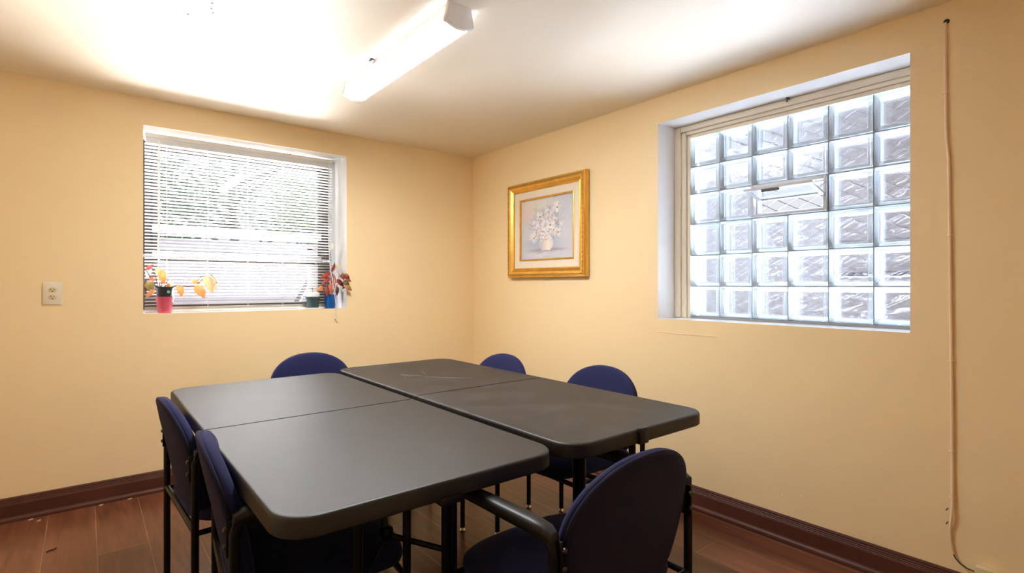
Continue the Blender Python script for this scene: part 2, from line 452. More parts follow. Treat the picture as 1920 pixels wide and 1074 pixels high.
for x in (-2.1918, -1.9695, -1.7339, -1.5125, -1.2846):
    bm = bmesh.new()
    tube(bm, [(x, .1265, 1.055), (x, .1265, 2.095)], .0011, 5); obj('ladder_cord', rel(bm, bl), M['blind'], bl)
    bm = bmesh.new(); tube(bm, [(x, .1535, 1.055), (x, .1535, 2.095)], .0011, 5); obj('ladder_cord', rel(bm, bl), M['blind'], bl)
bm = bmesh.new(); tube(bm, [(-2.2345, .105, 2.09), (-2.2345, .1035, 1.9), (-2.2366, .1035, 1.355)], .0042, 8); obj('tilt_wand', rel(bm, bl), M['blind_cream'], bl)
bm = bmesh.new()
tube(bm, [(-1.200, .113, 2.09), (-1.203, .110, 1.8), (-1.212, .08, 1.5), (-1.2226, .018, 1.335), (-1.205, -.004, 1.19), (-1.190, -.006, 1.06), (-1.1885, -.008, .985)], .0022, 6)
cd = obj('lift_cord', rel(bm, bl), M['blind'], bl)
bm = bmesh.new(); tube(bm, [(-1.196, .113, 2.09), (-1.194, .110, 1.8), (-1.19, .09, 1.5), (-1.200, .03, 1.335), (-1.192, -.004, 1.19), (-1.187, -.006, 1.06), (-1.187, -.008, .997)], .0018, 6)
obj('lift_cord', rel(bm, bl), M['blind'], bl)
for (x, z) in [(-1.1935, .985), (-1.1845, .968), (-1.1865, 1.0)]:
    bm = bmesh.new(); lathe(bm, [(.002, .018), (.0045, .010), (.006, 0), (.005, -.004), (.001, -.005)][::-1], 10, (x, -.008, z-.012)); obj('tassel', rel(bm, bl), M['blind_cream'], cd)
bm = bmesh.new(); box(bm, (-1.1725, .122, 1.497), (.020, .012, .040), .003); obj('cord_equaliser', rel(bm, bl), M['blind_cream'], cd)

# ------------------------------------------------------------------ window 2 (glass block, right wall)
XB = .18
w2 = bpy.data.objects.new('window_2', None); COL.objects.link(w2); struct(w2, 'glass block window with small hopper vent in the right wall')
w2.location = (XB, (BY0+BY1)/2, BZ0); w2.empty_display_size = .1
YE = [-1.973, -2.155, -2.340, -2.525, -2.713, -2.900, -3.081]
ZE = [1.030, 1.204, 1.383, 1.566, 1.742, 1.900, 2.070]
bm = bmesh.new()
for (wid, x0, x1) in ((.040, .150, .285), (.028, .158, .285), (.016, .166, .285)):
    pass
def stepped(y0, y1, z0, z1, vertical):
    pass
# stepped cream moulding on the far jamb and the head
box(bm, (.222, BY1-.022, (BZ0+BZ1)/2), (.13, .042, BZ1-BZ0-.004), .003, 1)
box(bm, (.226, BY1-.058, (BZ0+2.11)/2), (.115, .030, 2.11-BZ0-.002), .003, 1)
box(bm, (.230, BY1-.084, (BZ0+2.09)/2), (.10, .020, 2.09-BZ0-.002), .003, 1)
box(bm, (.222, (BY0+BY1-.043)/2, 2.128), (.13, BY1-BY0-.045, .034), .003, 1)
box(bm, (.226, (BY0+BY1-.073)/2, 2.101), (.115, BY1-BY0-.075, .020), .003, 1)
box(bm, (.230, (BY0+BY1-.094)/2, 2.081), (.10, BY1-BY0-.096, .020), .003, 1)
obj('frame', rel(bm, w2), M['cream_trim'], w2)
bm = bmesh.new(); box(bm, (.145, -2.543, 2.141), (.02, .012, .010), .002); tube(bm, [(.145, -2.543, 2.137), (.14, -2.543, 2.125), (.132, -2.543, 2.122), (.128, -2.543, 2.128)], .0022, 6)
obj('curtain_hook', rel(bm, w2), M['bolt'], w2)
bm = bmesh.new()
for y in YE[1:-1]:
    if y == -2.525:
        box(bm, (XB+.045, y, (ZE[0]+ZE[3])/2), (.07, .005, ZE[3]-ZE[0])); box(bm, (XB+.045, y, (ZE[4]+ZE[6])/2), (.07, .005, ZE[6]-ZE[4]))
    else: box(bm, (XB+.045, y, (ZE[0]+ZE[6])/2), (.07, .005, ZE[6]-ZE[0]))
for z in ZE[1:-1]: box(bm, (XB+.045, (YE[0]+YE[6])/2, z), (.0698, YE[0]-YE[6], .005))
box(bm, (XB+.045, (YE[0]+YE[6])/2, (BZ0+ZE[0])/2), (.07, YE[0]-YE[6], ZE[0]-BZ0-.002))
obj('block_joints', rel(bm, w2), M['mortar'], w2, smooth=False)

# each glass block: a clear-edged shell with a recessed wavy face in front and behind
def block_meshes(w, h, seed):
    """block centred at its own middle, front at x=0, back at x=.085"""
    shell = bmesh.new()
    R = []
    hw, hh = w/2-.0025, h/2-.0025
    def rr(k, dx):
        return [(dx, y, z) for y, z in rrect(2*(hw-k), 2*(hh-k), .006, 3)]
    loft(shell, [rr(.020, .012), rr(.018, .004), rr(.012, .001), rr(.005, .000), rr(.001, .004), rr(0, .012), rr(0, .073), rr(.001, .081), rr(.012, .084), rr(.018, .081), rr(.020, .073)], cap=False)
    face = bmesh.new()
    n = 22
    iw, ih = hw-.0195, hh-.0195
    off = Vector((seed*13.7, seed*5.1, seed*2.3))
    def sheet(x0, sgn, amp):
        V = []
        for i in range(n+1):
            row = []
            for j in range(n+1):
                y, z = -iw+2*iw*i/n, -ih+2*ih*j/n
                q = Vector((y*26, z*26, 0))+off
                a = noise.noise(q)+.6*noise.noise(q*2.1+Vector((3, 7, 1)))
                row.append(face.verts.new((x0+sgn*amp*a, y, z)))
            V.append(row)
        return V
    for (xa, xb) in ((.010, .018), (.067, .075)):
        A = sheet(xa, 1, .0013 if xa < .05 else .0); B = sheet(xb, 1, .0)
        for i in range(n):
            for j in range(n):
                face.faces.new((A[i][j], A[i][j+1], A[i+1][j+1], A[i+1][j])); face.faces.new((B[i][j], B[i+1][j], B[i+1][j+1], B[i][j+1]))
        for s in range(n):
            for P, Q in (((s, 0), (s+1, 0)), ((s, n), (s+1, n)), ((0, s), (0, s+1)), ((n, s), (n, s+1))):
                face.faces.new((A[P[0]][P[1]], A[Q[0]][Q[1]], B[Q[0]][Q[1]], B[P[0]][P[1]]))
    return shell, face
cnt = 0
for ci in range(6):
    for ri in range(6):
        if ri == 3 and ci in (2, 3): continue
        y0, y1 = YE[ci+1], YE[ci]; z0, z1 = ZE[ri], ZE[ri+1]
        sh, fc = block_meshes(y1-y0, z1-z0, cnt+1)
        b_ = obj('glass_block', sh, M['block_rim'], w2); b_.location = (.002, (y0+y1)/2-w2.location.y, (z0+z1)/2-w2.location.z)
        f_ = obj('wavy_face', fc, M['block_face'], b_, sharp=180)
        cnt += 1

# hopper vent in place of two blocks
vy0, vy1, vz0, vz1 = YE[4]+.003, YE[2]-.003, ZE[3]+.003, ZE[4]-.003
bm = bmesh.new(); ring_frame(bm, 'y', vy0, vy1, vz0, vz1, .014, XB-.012, XB+.075, (.014, .014, .014, .018)); ring_frame(bm, 'y', vy0+.014, vy1-.014, vz0+.014, vz1-.018, .008, XB+.02, XB+.065)
vf = obj('vent_frame', rel(bm, w2), M['grey_metal'], w2)
bm = bmesh.new()
p_in = Vector((.012, 0, 1.690)); p_hg = Vector((XB-.008, 0, 1.650))
d_ = (p_in-p_hg); L_ = d_.length; ang = math.atan2(d_.z, -d_.x)
sash = bmesh.new()
sw = .318
def sbox(b, u, v, su, sv, t=.012, tz=0., bev=.0015):
    # u along y, v from hinge to the inner edge
    c = p_hg+d_.normalized()*v
    rot = Matrix.Rotation(ang, 4, 'Y')
    cc = Vector((c.x, -2.546+u, c.z))+rot @ Vector((0, 0, tz))
    box(b, cc, (sv, su, t), bev, 1, rot)
sbox(sash, 0, .011, sw, .022); sbox(sash, 0, L_-.011, sw+.006, .022); sbox(sash, -sw/2+.010, L_/2, .020, L_-.044); sbox(sash, sw/2-.010, L_/2, .020, L_-.044)
vs_ = obj('vent_sash', rel(sash, w2), M['grey_metal'], w2)
bm = bmesh.new(); sbox(bm, 0, L_/2, sw-.041, L_-.045, .005); obj('vent_pane', rel(bm, w2), M['vent_pane'], vs_, smooth=False)
bm = bmesh.new(); sbox(bm, .035, L_-.016, .085, .012, .012, -.010, .003); sbox(bm, .015, L_-.030, .010, .018, .006, -.012, .002)
obj('vent_latch', rel(bm, w2), M['bolt'], vs_)
for s in (-1, 1):
    bm = bmesh.new(); tube(bm, [(XB+.005, -2.546+s*.158, 1.712), (XB-.07, -2.546+s*.162, 1.676)], .003, 6); obj('stay_arm', rel(bm, w2), M['grey_metal'], vs_)

# ------------------------------------------------------------------ ceiling light
fl = thing('ceiling_light', 'lit white wraparound fluorescent strip light on the ceiling', 'light', (-1.449, -1.485, H))
fy0, fy1 = -2.000, -.955
def prof_body(k=0.):   # half-width vs depth below the ceiling
    return [(-.052+k, 0), (-.060+k, -.030), (-.066+k, -.068)]
bm = bmesh.new(); box(bm, (0, 0, -.012), (.098, fy1-fy0, .0235), .002, 1); obj('housing', bm, M['fixture'], fl)
def section(k, y):
    pts = [(-.050+k, -.0245), (-.058+k, -.045), (-.0635+k, -.072)]
    bot = [(-.0635+k+(.127-2*k)*i/10, -.072-.017*math.sin(PI*i/10)) for i in range(1, 10)]
    return [(x, y, z) for x, z in pts+bot+[(-x, z) for x, z in reversed(pts)]]
bm = bmesh.new(); L2 = (fy1-fy0)/2-.014
R0, R1 = section(0, -L2), section(0, L2)
V0 = [bm.verts.new(p) for p in R0]; V1 = [bm.verts.new(p) for p in R1]
for i in range(len(V0)-1):
    f = bm.faces.new((V0[i], V0[i+1], V1[i+1], V1[i]))
    f.material_index = 1 if (i < 3 or i >= len(V0)-4) else 0
lensob = obj('lens', bm, mats=[M['lens'], M['lens_side']], parent=fl, sharp=60)
for s in (-1, 1):
    bm = bmesh.new()
    def capsec(k, y):
        pts = [(-.0535-k, -.001), (-.0605-k, -.040), (-.066-k, -.074)]
        bot = [(-.066-k+(.132+2*k)*i/10, -.074-.0185*math.sin(PI*i/10)) for i in range(1, 10)]
        return [(x, y, z) for x, z in pts+bot+[(-x, z) for x, z in reversed(pts)]]
    y0 = s*(L2-.004)
    loft(bm, [capsec(0, y0), capsec(0, y0+s*.014), capsec(-.003, y0+s*.019), capsec(-.006, y0+s*.020)])
    ec = obj('end_cap', bm, M['fixture'], fl)
    bm = bmesh.new(); box(bm, (.035, y0+s*.0205, -.082), (.030, .002, .003), .0008, 1); obj('cap_notch', bm, M['white_plastic'], ec)
    bm = bmesh.new(); box(bm, (-.046, y0+s*.0205, -.032), (.006, .002, .018), .0008, 1); obj('cap_tab', bm, M['white_plastic'], ec)
bm = bmesh.new(); box(bm, (-.060, .16, -.006), (.016, .03, .010), .002, 1); obj('mounting_clip', bm, M['frame_black'], fl)

# ------------------------------------------------------------------ wall outlet
ol = thing('wall_outlet', 'ivory duplex power outlet with white cover plate on the left wall', 'outlet', (-2.7195, 0, 1.166))
bm = bmesh.new(); box(bm, (0, -.003, 0), (.079, .006, .120), .0025, 2); obj('cover_plate', bm, M['plate'], ol)
for s in (1, -1):
    bm = bmesh.new()
    pts = [(x, z) for x, z in rrect(.033, .028, .0135, 6)]
    loft(bm, [[(x, -.005, z+s*.019) for x, z in pts], [(x, -.0078, z+s*.019) for x, z in pts], [(x*.93, -.0082, z*.93+s*.019) for x, z in pts]])
    so = obj('socket', bm, M['ivory'], ol)
    bm = bmesh.new()
    box(bm, (-.006, -.0083, s*.019+.003), (.0024, .0012, .008)); obj('slot', bm, M['dark'], so, smooth=False)
    bm = bmesh.new(); box(bm, (.006, -.0083, s*.019+.003), (.0024, .0012, .0065)); obj('slot', bm, M['dark'], so, smooth=False)
    bm = bmesh.new()
    lathe(bm, [(.0026, -.0006), (.0026, .0006)], 12, (0, 0, 0)); bmesh.ops.rotate(bm, verts=bm.verts[-24:], cent=(0, 0, 0), matrix=Matrix.Rotation(PI/2, 3, 'X')) if False else None
    vs = bm.verts[:] if False else list(bm.verts)[-24:]
    for v in vs: v.co = Vector((v.co.x, -.0083+v.co.z, v.co.y+s*.019-.0075))
    obj('ground_hole', bm, M['dark'], so, smooth=False)
bm = bmesh.new(); lathe(bm, [(.003, 0), (.003, .001), (.001, .0016)], 12)
for v in bm.verts: v.co = Vector((v.co.x, -.006-v.co.z, v.co.y))
obj('screw', bm, M['plate'], ol)

# ------------------------------------------------------------------ cable and junction box on the right wall
cb = thing('wall_cable', 'thin painted cable running down the right wall beside the glass block window', 'cable', (0, -3.205, 1.2))
pts = [(-.001, -3.196, 2.222), (-.006, -3.1965, 2.19), (-.006, -3.197, 2.0), (-.006, -3.198, 1.85), (-.006, -3.200, 1.77), (-.006, -3.207, 1.70), (-.006, -3.209, 1.5), (-.006, -3.213, 1.1), (-.006, -3.217, .7), (-.006, -3.218, .464), (-.008, -3.219, .38), (-.012, -3.217, .33), (-.010, -3.214, .30), (-.007, -3.211, .275), (-.007, -3.212, .24), (-.008, -3.216, .205), (-.008, -3.221, .185)]
bm = bmesh.new(); tube(bm, pts, .0050, 8, rr=[.0050]*14+[.0038]*3); obj('cable_run', rel(bm, cb), M['cable'], cb)
bm = bmesh.new(); tube(bm, [(-.008, -3.219, .190), (-.010, -3.228, .172), (-.012, -3.243, .158), (-.014, -3.262, .150), (-.016, -3.284, .1475)], .0024, 6); obj('bare_lead', rel(bm, cb), M['dark'], cb)
for z, y in ((1.95, -3.1975), (1.40, -3.210), (.92, -3.2155), (.575, -3.2175), (.40, -3.2185)):
    bm = bmesh.new(); tube(bm, [(-.0005, y-.010, z), (-.006, y-.0085, z), (-.0118, y, z), (-.006, y+.0085, z), (-.0005, y+.010, z)], .002, 6); obj('cable_clip', rel(bm, cb), M['cable'], cb)
bm = bmesh.new(); lathe(bm, [(.010, 0), (.009, .002), (.005, .0025)], 12)
for v in bm.verts: v.co = Vector((-v.co.z-.0005, -3.199+v.co.y, 2.226+v.co.x))
obj('cable_hole', rel(bm, cb), M['dark'], cb)
for (y, z) in ((-3.206, .352), (-3.206, .30)):
    bm = bmesh.new(); tube(bm, [(0, y+.003, z), (-.012, y+.002, z+.001), (-.015, y+.006, z-.006)], .0018, 6); obj('staple', rel(bm, cb), M['bolt'], cb)
jb = thing('phone_jack', 'small beige surface phone jack low on the right wall at the cable end', 'jack', (-.016, -3.322, .122))
bm = bmesh.new(); box(bm, (.000, 0, .026), (.030, .070, .050), .003, 2); obj('jack_body', bm, M['ivory'], jb)
bm = bmesh.new(); box(bm, (-.0155, -.012, .018), (.002, .016, .014), .0006, 1); obj('jack_port', bm, M['dark'], jb)

# ------------------------------------------------------------------ framed painting
pc = thing('framed_painting', 'gold framed still life of white flowers in a vase on the right wall', 'painting', (0, -.935, 1.27))
py0, py1, pz0, pz1 = -1.345, -.528, 1.268, 1.972
pcy, pcz, pw, ph = (py0+py1)/2, (pz0+pz1)/2, py1-py0, pz1-pz0
def frame_rings(bm, rings):
    """rings: (inset, depth) closed section swept round the rectangle"""
    R = []
    for ins, d in rings:
        R.append([(-d, pcy+sy*(pw/2-ins), pcz+sz*(ph/2-ins)) for sy, sz in ((-1, -1), (1, -1), (1, 1), (-1, 1))])
    loft(bm, R+[R[0]], cap=False)
    bmesh.ops.remove_doubles(bm, verts=bm.verts, dist=1e-6)
bm = bmesh.new()
frame_rings(bm, [(.004, .002), (0, .006), (0, .034), (.003, .039), (.008, .039), (.011, .043), (.012, .049), (.028, .050), (.031, .046), (.040, .044), (.052, .034), (.060, .029), (.063, .031), (.068, .031), (.071, .025), (.071, .004)])
obj('frame', rel(bm, pc), M['gold'], pc, sharp=20)
bm = bmesh.new()
def beads(y0, z0, y1, z1):
    Lb = math.hypot(y1-y0, z1-z0); n = int(Lb/.0105)
    for i in range(n+1):
        t = i/n
        r = bmesh.ops.create_icosphere(bm, subdivisions=1, radius=.0052 if i % 3 else .0036)
        for v in r['verts']: v.co = Vector((v.co.x*.8-.0505, v.co.y+y0+(y1-y0)*t, v.co.z+z0+(z1-z0)*t))
q = .020
beads(py0+q, pz0+q, py1-q, pz0+q); beads(py0+q, pz1-q, py1-q, pz1-q); beads(py0+q, pz0+q, py0+q, pz1-q); beads(py1-q, pz0+q, py1-q, pz1-q)
obj('beading', rel(bm, pc), M['bead'], pc)
bm = bmesh.new(); frame_rings(bm, [(.070, .006), (.070, .026), (.124, .022), (.124, .006)]); obj('liner', rel(bm, pc), M['liner'], pc, smooth=False)
bm = bmesh.new(); frame_rings(bm, [(.122, .006), (.122, .026), (.126, .028), (.132, .026), (.135, .020), (.135, .006)]); obj('inner_fillet', rel(bm, pc), M['gold'], pc, sharp=20)

def paint_canvas(nx, ny):
    rng = np.random.RandomState(3)
    yy, xx = np.mgrid[0:ny, 0:nx]; u = xx/(nx-1); v = 1-yy/(ny-1)      # v up
    asp = 0.82   # height / width of the canvas
    img = np.zeros((ny, nx, 3))
    base = np.array([198, 201, 214.])
    img[:] = base
    def blend(mask, col):
        img[:] = img*(1-mask[..., None])+np.array(col, float)*mask[..., None]
    def blob(cu, cv, ru, rv, col, a, soft=1.6):
        d = ((u-cu)/ru)**2+((v-cv)/rv)**2
        blend(a*np.exp(-d**soft), col)
    blob(.05, .88, .30, .30, (226, 198, 190), .8); blob(.30, .95, .25, .2, (214, 214, 200), .6); blob(.55, .9, .25, .25, (218, 214, 204), .5)
    blob(.95, .8, .25, .5, (194, 198, 214), .6); blob(.1, .35, .25, .3, (204, 206, 208), .6); blob(.5, .25, .4, .1, (160, 176, 205), .8); blob(.85, .35, .2, .3, (206, 206, 210), .6)
    blob(.5, .14, .33, .035, (150, 140, 150), .8); blob(.42, .07, .35, .05, (206, 210, 220), .8)
    def stroke(u0, v0, u1, v1, w, col, a):
        du, dv = u1-u0, (v1-v0)*asp; L = math.hypot(du, dv)+1e-9
        t = np.clip(((u-u0)*du+(v-v0)*asp*dv)/L**2, 0, 1)
        d = np.hypot(u-u0-t*du, (v-v0-t*(v1-v0))*asp)
        blend(a*np.clip(1.3-d/w, 0, 1), col)
    for _ in range(34):   # feathery leaves
        a = rng.uniform(.1, PI-.1); r0 = rng.uniform(.1, .2); r1 = r0+rng.uniform(.1, .22)
        cu, cv = .5, .45
        stroke(cu+r0*math.cos(a)*1.3, cv+r0*math.sin(a), cu+r1*math.cos(a)*1.15, cv+r1*math.sin(a)*1.35, .006, [(150, 162, 150), (176, 180, 168), (166, 158, 150), (190, 178, 160)][rng.randint(4)], .45)
    for _ in range(150):
        a = rng.uniform(0, 2*PI); r = math.sqrt(rng.uniform(0, 1))
        blob(.5+.27*r*math.cos(a), .56+.27*r*math.sin(a), rng.uniform(.015, .05), rng.uniform(.015, .05), [(150, 156, 178), (178, 184, 194), (186, 178, 168), (148, 156, 152), (196, 198, 206), (158, 154, 184)][rng.randint(6)], .62)
    # vase
    vv = np.clip((v-.13)/.26, 0, 1); hw = .055+.085*np.sin(PI*np.clip(vv*.86+.12, 0, 1))**1.2
    m = np.clip((hw-np.abs(u-.5))/.008, 0, 1)*((v > .13) & (v < .39))
    blend(m, (226, 218, 208)); blend(m*np.exp(-((u-.40)/.05)**2)*.6, (176, 176, 190)); blend(m*np.exp(-((u-.54)/.04)**2)*.6, (242, 238, 232))
    stroke(.45, .13, .55, .13, .010, (170, 160, 160), .8)
    for _ in range(16): 
        cu = rng.uniform(.2, .75); cv = rng.uniform(.03, .12); stroke(cu, cv, cu+rng.uniform(.06, .16), cv+rng.uniform(-.006, .006), .009, [(222, 226, 234), (176, 174, 190)][rng.randint(2)], .4)
    for _ in range(26):
        a = rng.uniform(0, 2*PI); r = math.sqrt(rng.uniform(0, 1))
        cu, cv = .5+.24*r*math.cos(a), .53+.23*r*math.sin(a)
        for k in range(4):
            b = rng.uniform(0, 2*PI); stroke(cu, cv, cu+.022*math.cos(b), cv+.026*math.sin(b), .007, [(214, 150, 124), (226, 176, 150), (200, 140, 112), (230, 200, 180)][rng.randint(4)], .75)
    fl_ = [(.57, .55, .088), (.43, .45, .090), (.63, .47, .07), (.25, .36, .075), (.70, .82, .075), (.37, .70, .075), (.34, .56, .06), (.52, .69, .05), (.72, .42, .07), (.52, .40, .06), (.65, .64, .055), (.29, .47, .06), (.78, .55, .05), (.46, .61, .06), (.50, .78, .05), (.60, .73, .05), (.26, .60, .04), (.42, .32, .04), (.58, .34, .04)]
    for q_, (cu, cv, r) in enumerate(fl_[::-1]):
        n = 9; ph0 = rng.uniform(0, 1); big = q_ >= len(fl_)-6
        blob(cu, cv-.01, r*.95, r*.95/asp, (150, 154, 176), .35, 2)
        for k in range(n):
            a = 2*PI*k/n+ph0+rng.uniform(-.25, .25); rr_ = r*rng.uniform(.7, 1.05)
            g_ = rng.randint(214, 248)
            stroke(cu+.22*r*math.cos(a), cv+.22*r*math.sin(a)/asp, cu+rr_*math.cos(a), cv+rr_*math.sin(a)/asp, r*rng.uniform(.20, .32), (g_, g_, min(255, g_+4)), .8 if big else .6)
        if r > .068: blob(cu+.008, cv-.005, r*.22, r*.2, (178, 140, 60), .95, 2); blob(cu+.012, cv-.012, r*.16, r*.1, (96, 76, 44), .7, 2)
    for _ in range(46):
        a = rng.uniform(0, 2*PI); r = math.sqrt(rng.uniform(0, 1)); cu, cv = .5+.26*r*math.cos(a), .53+.25*r*math.sin(a)
        b_ = rng.uniform(0, 2*PI); stroke(cu, cv, cu+.03*math.cos(b_), cv+.03*math.sin(b_), .006, [(206, 140, 112), (140, 148, 140), (120, 112, 128), (226, 178, 150), (236, 236, 240)][rng.randint(5)], .6)
    for _ in range(90):
        a = rng.uniform(0, 2*PI); r = math.sqrt(rng.uniform(0, 1))
        cu, cv = .47+.2*r*math.cos(a), .42+.1*r*math.sin(a)
        blob(cu, cv, .009, .010, (240, 236, 236) if rng.rand() < .6 else (132, 118, 124), .8, 2)
    s = np.clip(img, 0, 255)/255
    return np.where(s <= .04045, s/12.92, ((s+.055)/1.055)**2.4)
cy0, cy1, cz0, cz1 = py0+.1335, py1-.1335, pz0+.1335, pz1-.1335
nx, ny = 230, 190
img = paint_canvas(nx, ny)
rng = np.random.RandomState(5)
verts = []
for j in range(ny):
    for i in range(nx):
        lum = float(img[j, i].mean())
        verts.append((-.0125-.0016*lum-rng.rand()*.0002, cy1+(cy0-cy1)*i/(nx-1)-pc.location.y, cz1+(cz0-cz1)*j/(ny-1)-pc.location.z))
faces = [(j*nx+i, j*nx+i+1, (j+1)*nx+i+1, (j+1)*nx+i) for j in range(ny-1) for i in range(nx-1)]
me = bpy.data.meshes.new('canvas'); me.from_pydata(verts, [], faces)
ca = me.color_attributes.new('pigment', 'FLOAT_COLOR', 'POINT')
ca.data.foreach_set('color', np.concatenate([img.reshape(-1, 3), np.ones((nx*ny, 1))], 1).astype(np.float32).ravel())
m, nt, b = new_mat('oil_pigment'); at = N(nt, 'ShaderNodeAttribute', attribute_name='pigment'); nt.links.new(at.outputs['Color'], b.inputs['Base Color']); b.inputs['Roughness'].default_value = .45
me.materials.append(m)
for p in me.polygons: p.use_smooth = True
o = bpy.data.objects.new('canvas', me); COL.objects.link(o); o.parent = pc
bm = bmesh.new(); box(bm, (.007, pcy-pc.location.y, pcz-pc.location.z), (.006, pw-.14, ph-.14)); 
for v in bm.verts: v.co.x -= .014
obj('backing_board', bm, M['liner'], pc, smooth=False)

# ------------------------------------------------------------------ folding tables
def table(name, label, x0, x1, y0, y1, mtop, legx, clip_x, scr, ZT):
    cx, cy = (x0+x1)/2, (y0+y1)/2
    t = thing(name, label, 'table', (cx, cy, 0), 0, 'pair of folding tables pushed together')
    w, l = x1-x0, y1-y0
    # two half panels with a hairline seam between them, each a rounded-edge slab
    bm = bmesh.new()
    hl = l/2-.0012
    def half(s):
        out = []
        r = .085
        pts = []
        if s < 0:
            for c, a0 in (((-w/2+r, -l/2+r), 180), ((w/2-r, -l/2+r), 270)):
                for i in range(11):
                    a = math.radians(a0+9*i); pts.append((c[0]+r*math.cos(a), c[1]+r*math.sin(a)))
            pts += [(w/2, -.0012), (-w/2, -.0012)]
        else:
            for c, a0 in (((w/2-r, l/2-r), 0), ((-w/2+r, l/2-r), 90)):
                for i in range(11):
                    a = math.radians(a0+9*i); pts.append((c[0]+r*math.cos(a), c[1]+r*math.sin(a)))
            pts += [(-w/2, .0012), (w/2, .0012)]
        return pts
    for s in (-1, 1):
        P = half(s)
        def ring(k, z):
            out = []
            for (x, y) in P:
                f = (1-2*k/w); g = (1-2*k/l)
                yy = y*g if abs(y) > .01 else y*(1+.0*k)
                out.append((x*f, yy, z))
            return out
        loft(bm, [ring(.030, ZT-.038), ring(.004, ZT-.046), ring(.0, ZT-.042), ring(0, ZT-.0085), ring(.001, ZT-.0045), ring(.0035, ZT-.0012), ring(.0075, ZT), ring(.014, ZT-.0008), ring(.018, ZT-.0010)])
    top = obj('tabletop', bm, mtop, t, sharp=42)
    if scr:
        for pts in scr:
            b2 = bmesh.new()
            tube(b2, [(x-cx, y-cy, ZT-.0009) for x, y in pts], .0011, 4)
            obj('scratch', b2, M['scratch'], top)
    # steel rails under the top
    for s in (-1, 1):
        bm = bmesh.new(); box(bm, (s*(w/2-.07), 0, ZT-.055), (.025, l-.16, .022), .002, 1); obj('rail', bm, M['black_tube'], t)
    for s in (-1, 1):
        ye = s*(l/2-.185)
        for lx in legx:
            b2 = bmesh.new(); tube(b2, [(lx-cx, ye, .012), (lx-cx, ye, ZT-.045)], .0135, 14)
            lg = obj('leg', b2, M['black_tube'], t)
            b2 = bmesh.new(); lathe(b2, [(.0155, 0), (.0165, .004), (.0165, .022), (.0145, .025)], 16, (lx-cx, ye, .0)); obj('foot_cap', b2, M['black_plastic'], lg)
        b2 = bmesh.new(); xl, xr = legx[0]-cx, legx[1]-cx
        tube(b2, [(xl, ye, .10), (xr, ye, .10)], .009, 10); obj('crossbar', b2, M['black_tube'], t)
        b2 = bmesh.new(); tube(b2, [(xl-.16, ye, ZT-.058), (xr+.16, ye, ZT-.058)], .012, 10); obj('pivot_bar', b2, M['black_tube'], t)
        b2 = bmesh.new(); xm = (xl+xr)/2; yj = ye-s*.13
        tube(b2, [(xl, ye, .44), (xm, yj, .497)], .0045, 8); tube(b2, [(xr, ye, .455), (xm, yj, .497)], .0085, 8)
        tube(b2, [(xm, yj, .497), (xm, yj-s*.035, .58), (xm, yj-s*.075, ZT-.045)], .011, 8)
        box(b2, (xm, yj, .503), (.03, .035, .035), .006)
        obj('folding_brace', b2, M['black_tube'], t)
    bm = bmesh.new()
    if clip_x[1]:
        box(bm, (clip_x[0]-cx, -l/2-.001, ZT-.022), (.046, .014, .052), .003)
    else:
        box(bm, (clip_x[0]-cx, -l/2+.02, ZT-.048), (.060, .05, .022), .003)
    obj('end_latch', bm, M['black_plastic'], t)
    return t
scr = [[(-1.30, -1.22), (-1.26, -1.27), (-1.235, -1.33)], [(-1.33, -1.30), (-1.26, -1.29), (-1.22, -1.28)], [(-1.31, -1.33), (-1.27, -1.28), (-1.25, -1.25)], [(-1.12, -1.12), (-1.17, -1.21), (-1.185, -1.27)], [(-1.23, -1.35), (-1.15, -1.45), (-1.07, -1.53)], [(-1.29, -1.24), (-1.29, -1.27), (-1.28, -1.30)]]
table('folding_table', 'charcoal folding table nearer the left wall, its far end glossy with window light', -2.290, -1.524, -2.646, -.884, M['table_a'], (-2.054, -1.774), (-1.895, 0), None, .739)
table('folding_table', 'charcoal folding table nearer the right wall with pale scratches on its far half', -1.494, -.776, -2.661, -.808, M['table_b'], (-1.262, -.992), (-1.172, 1), scr, .743)

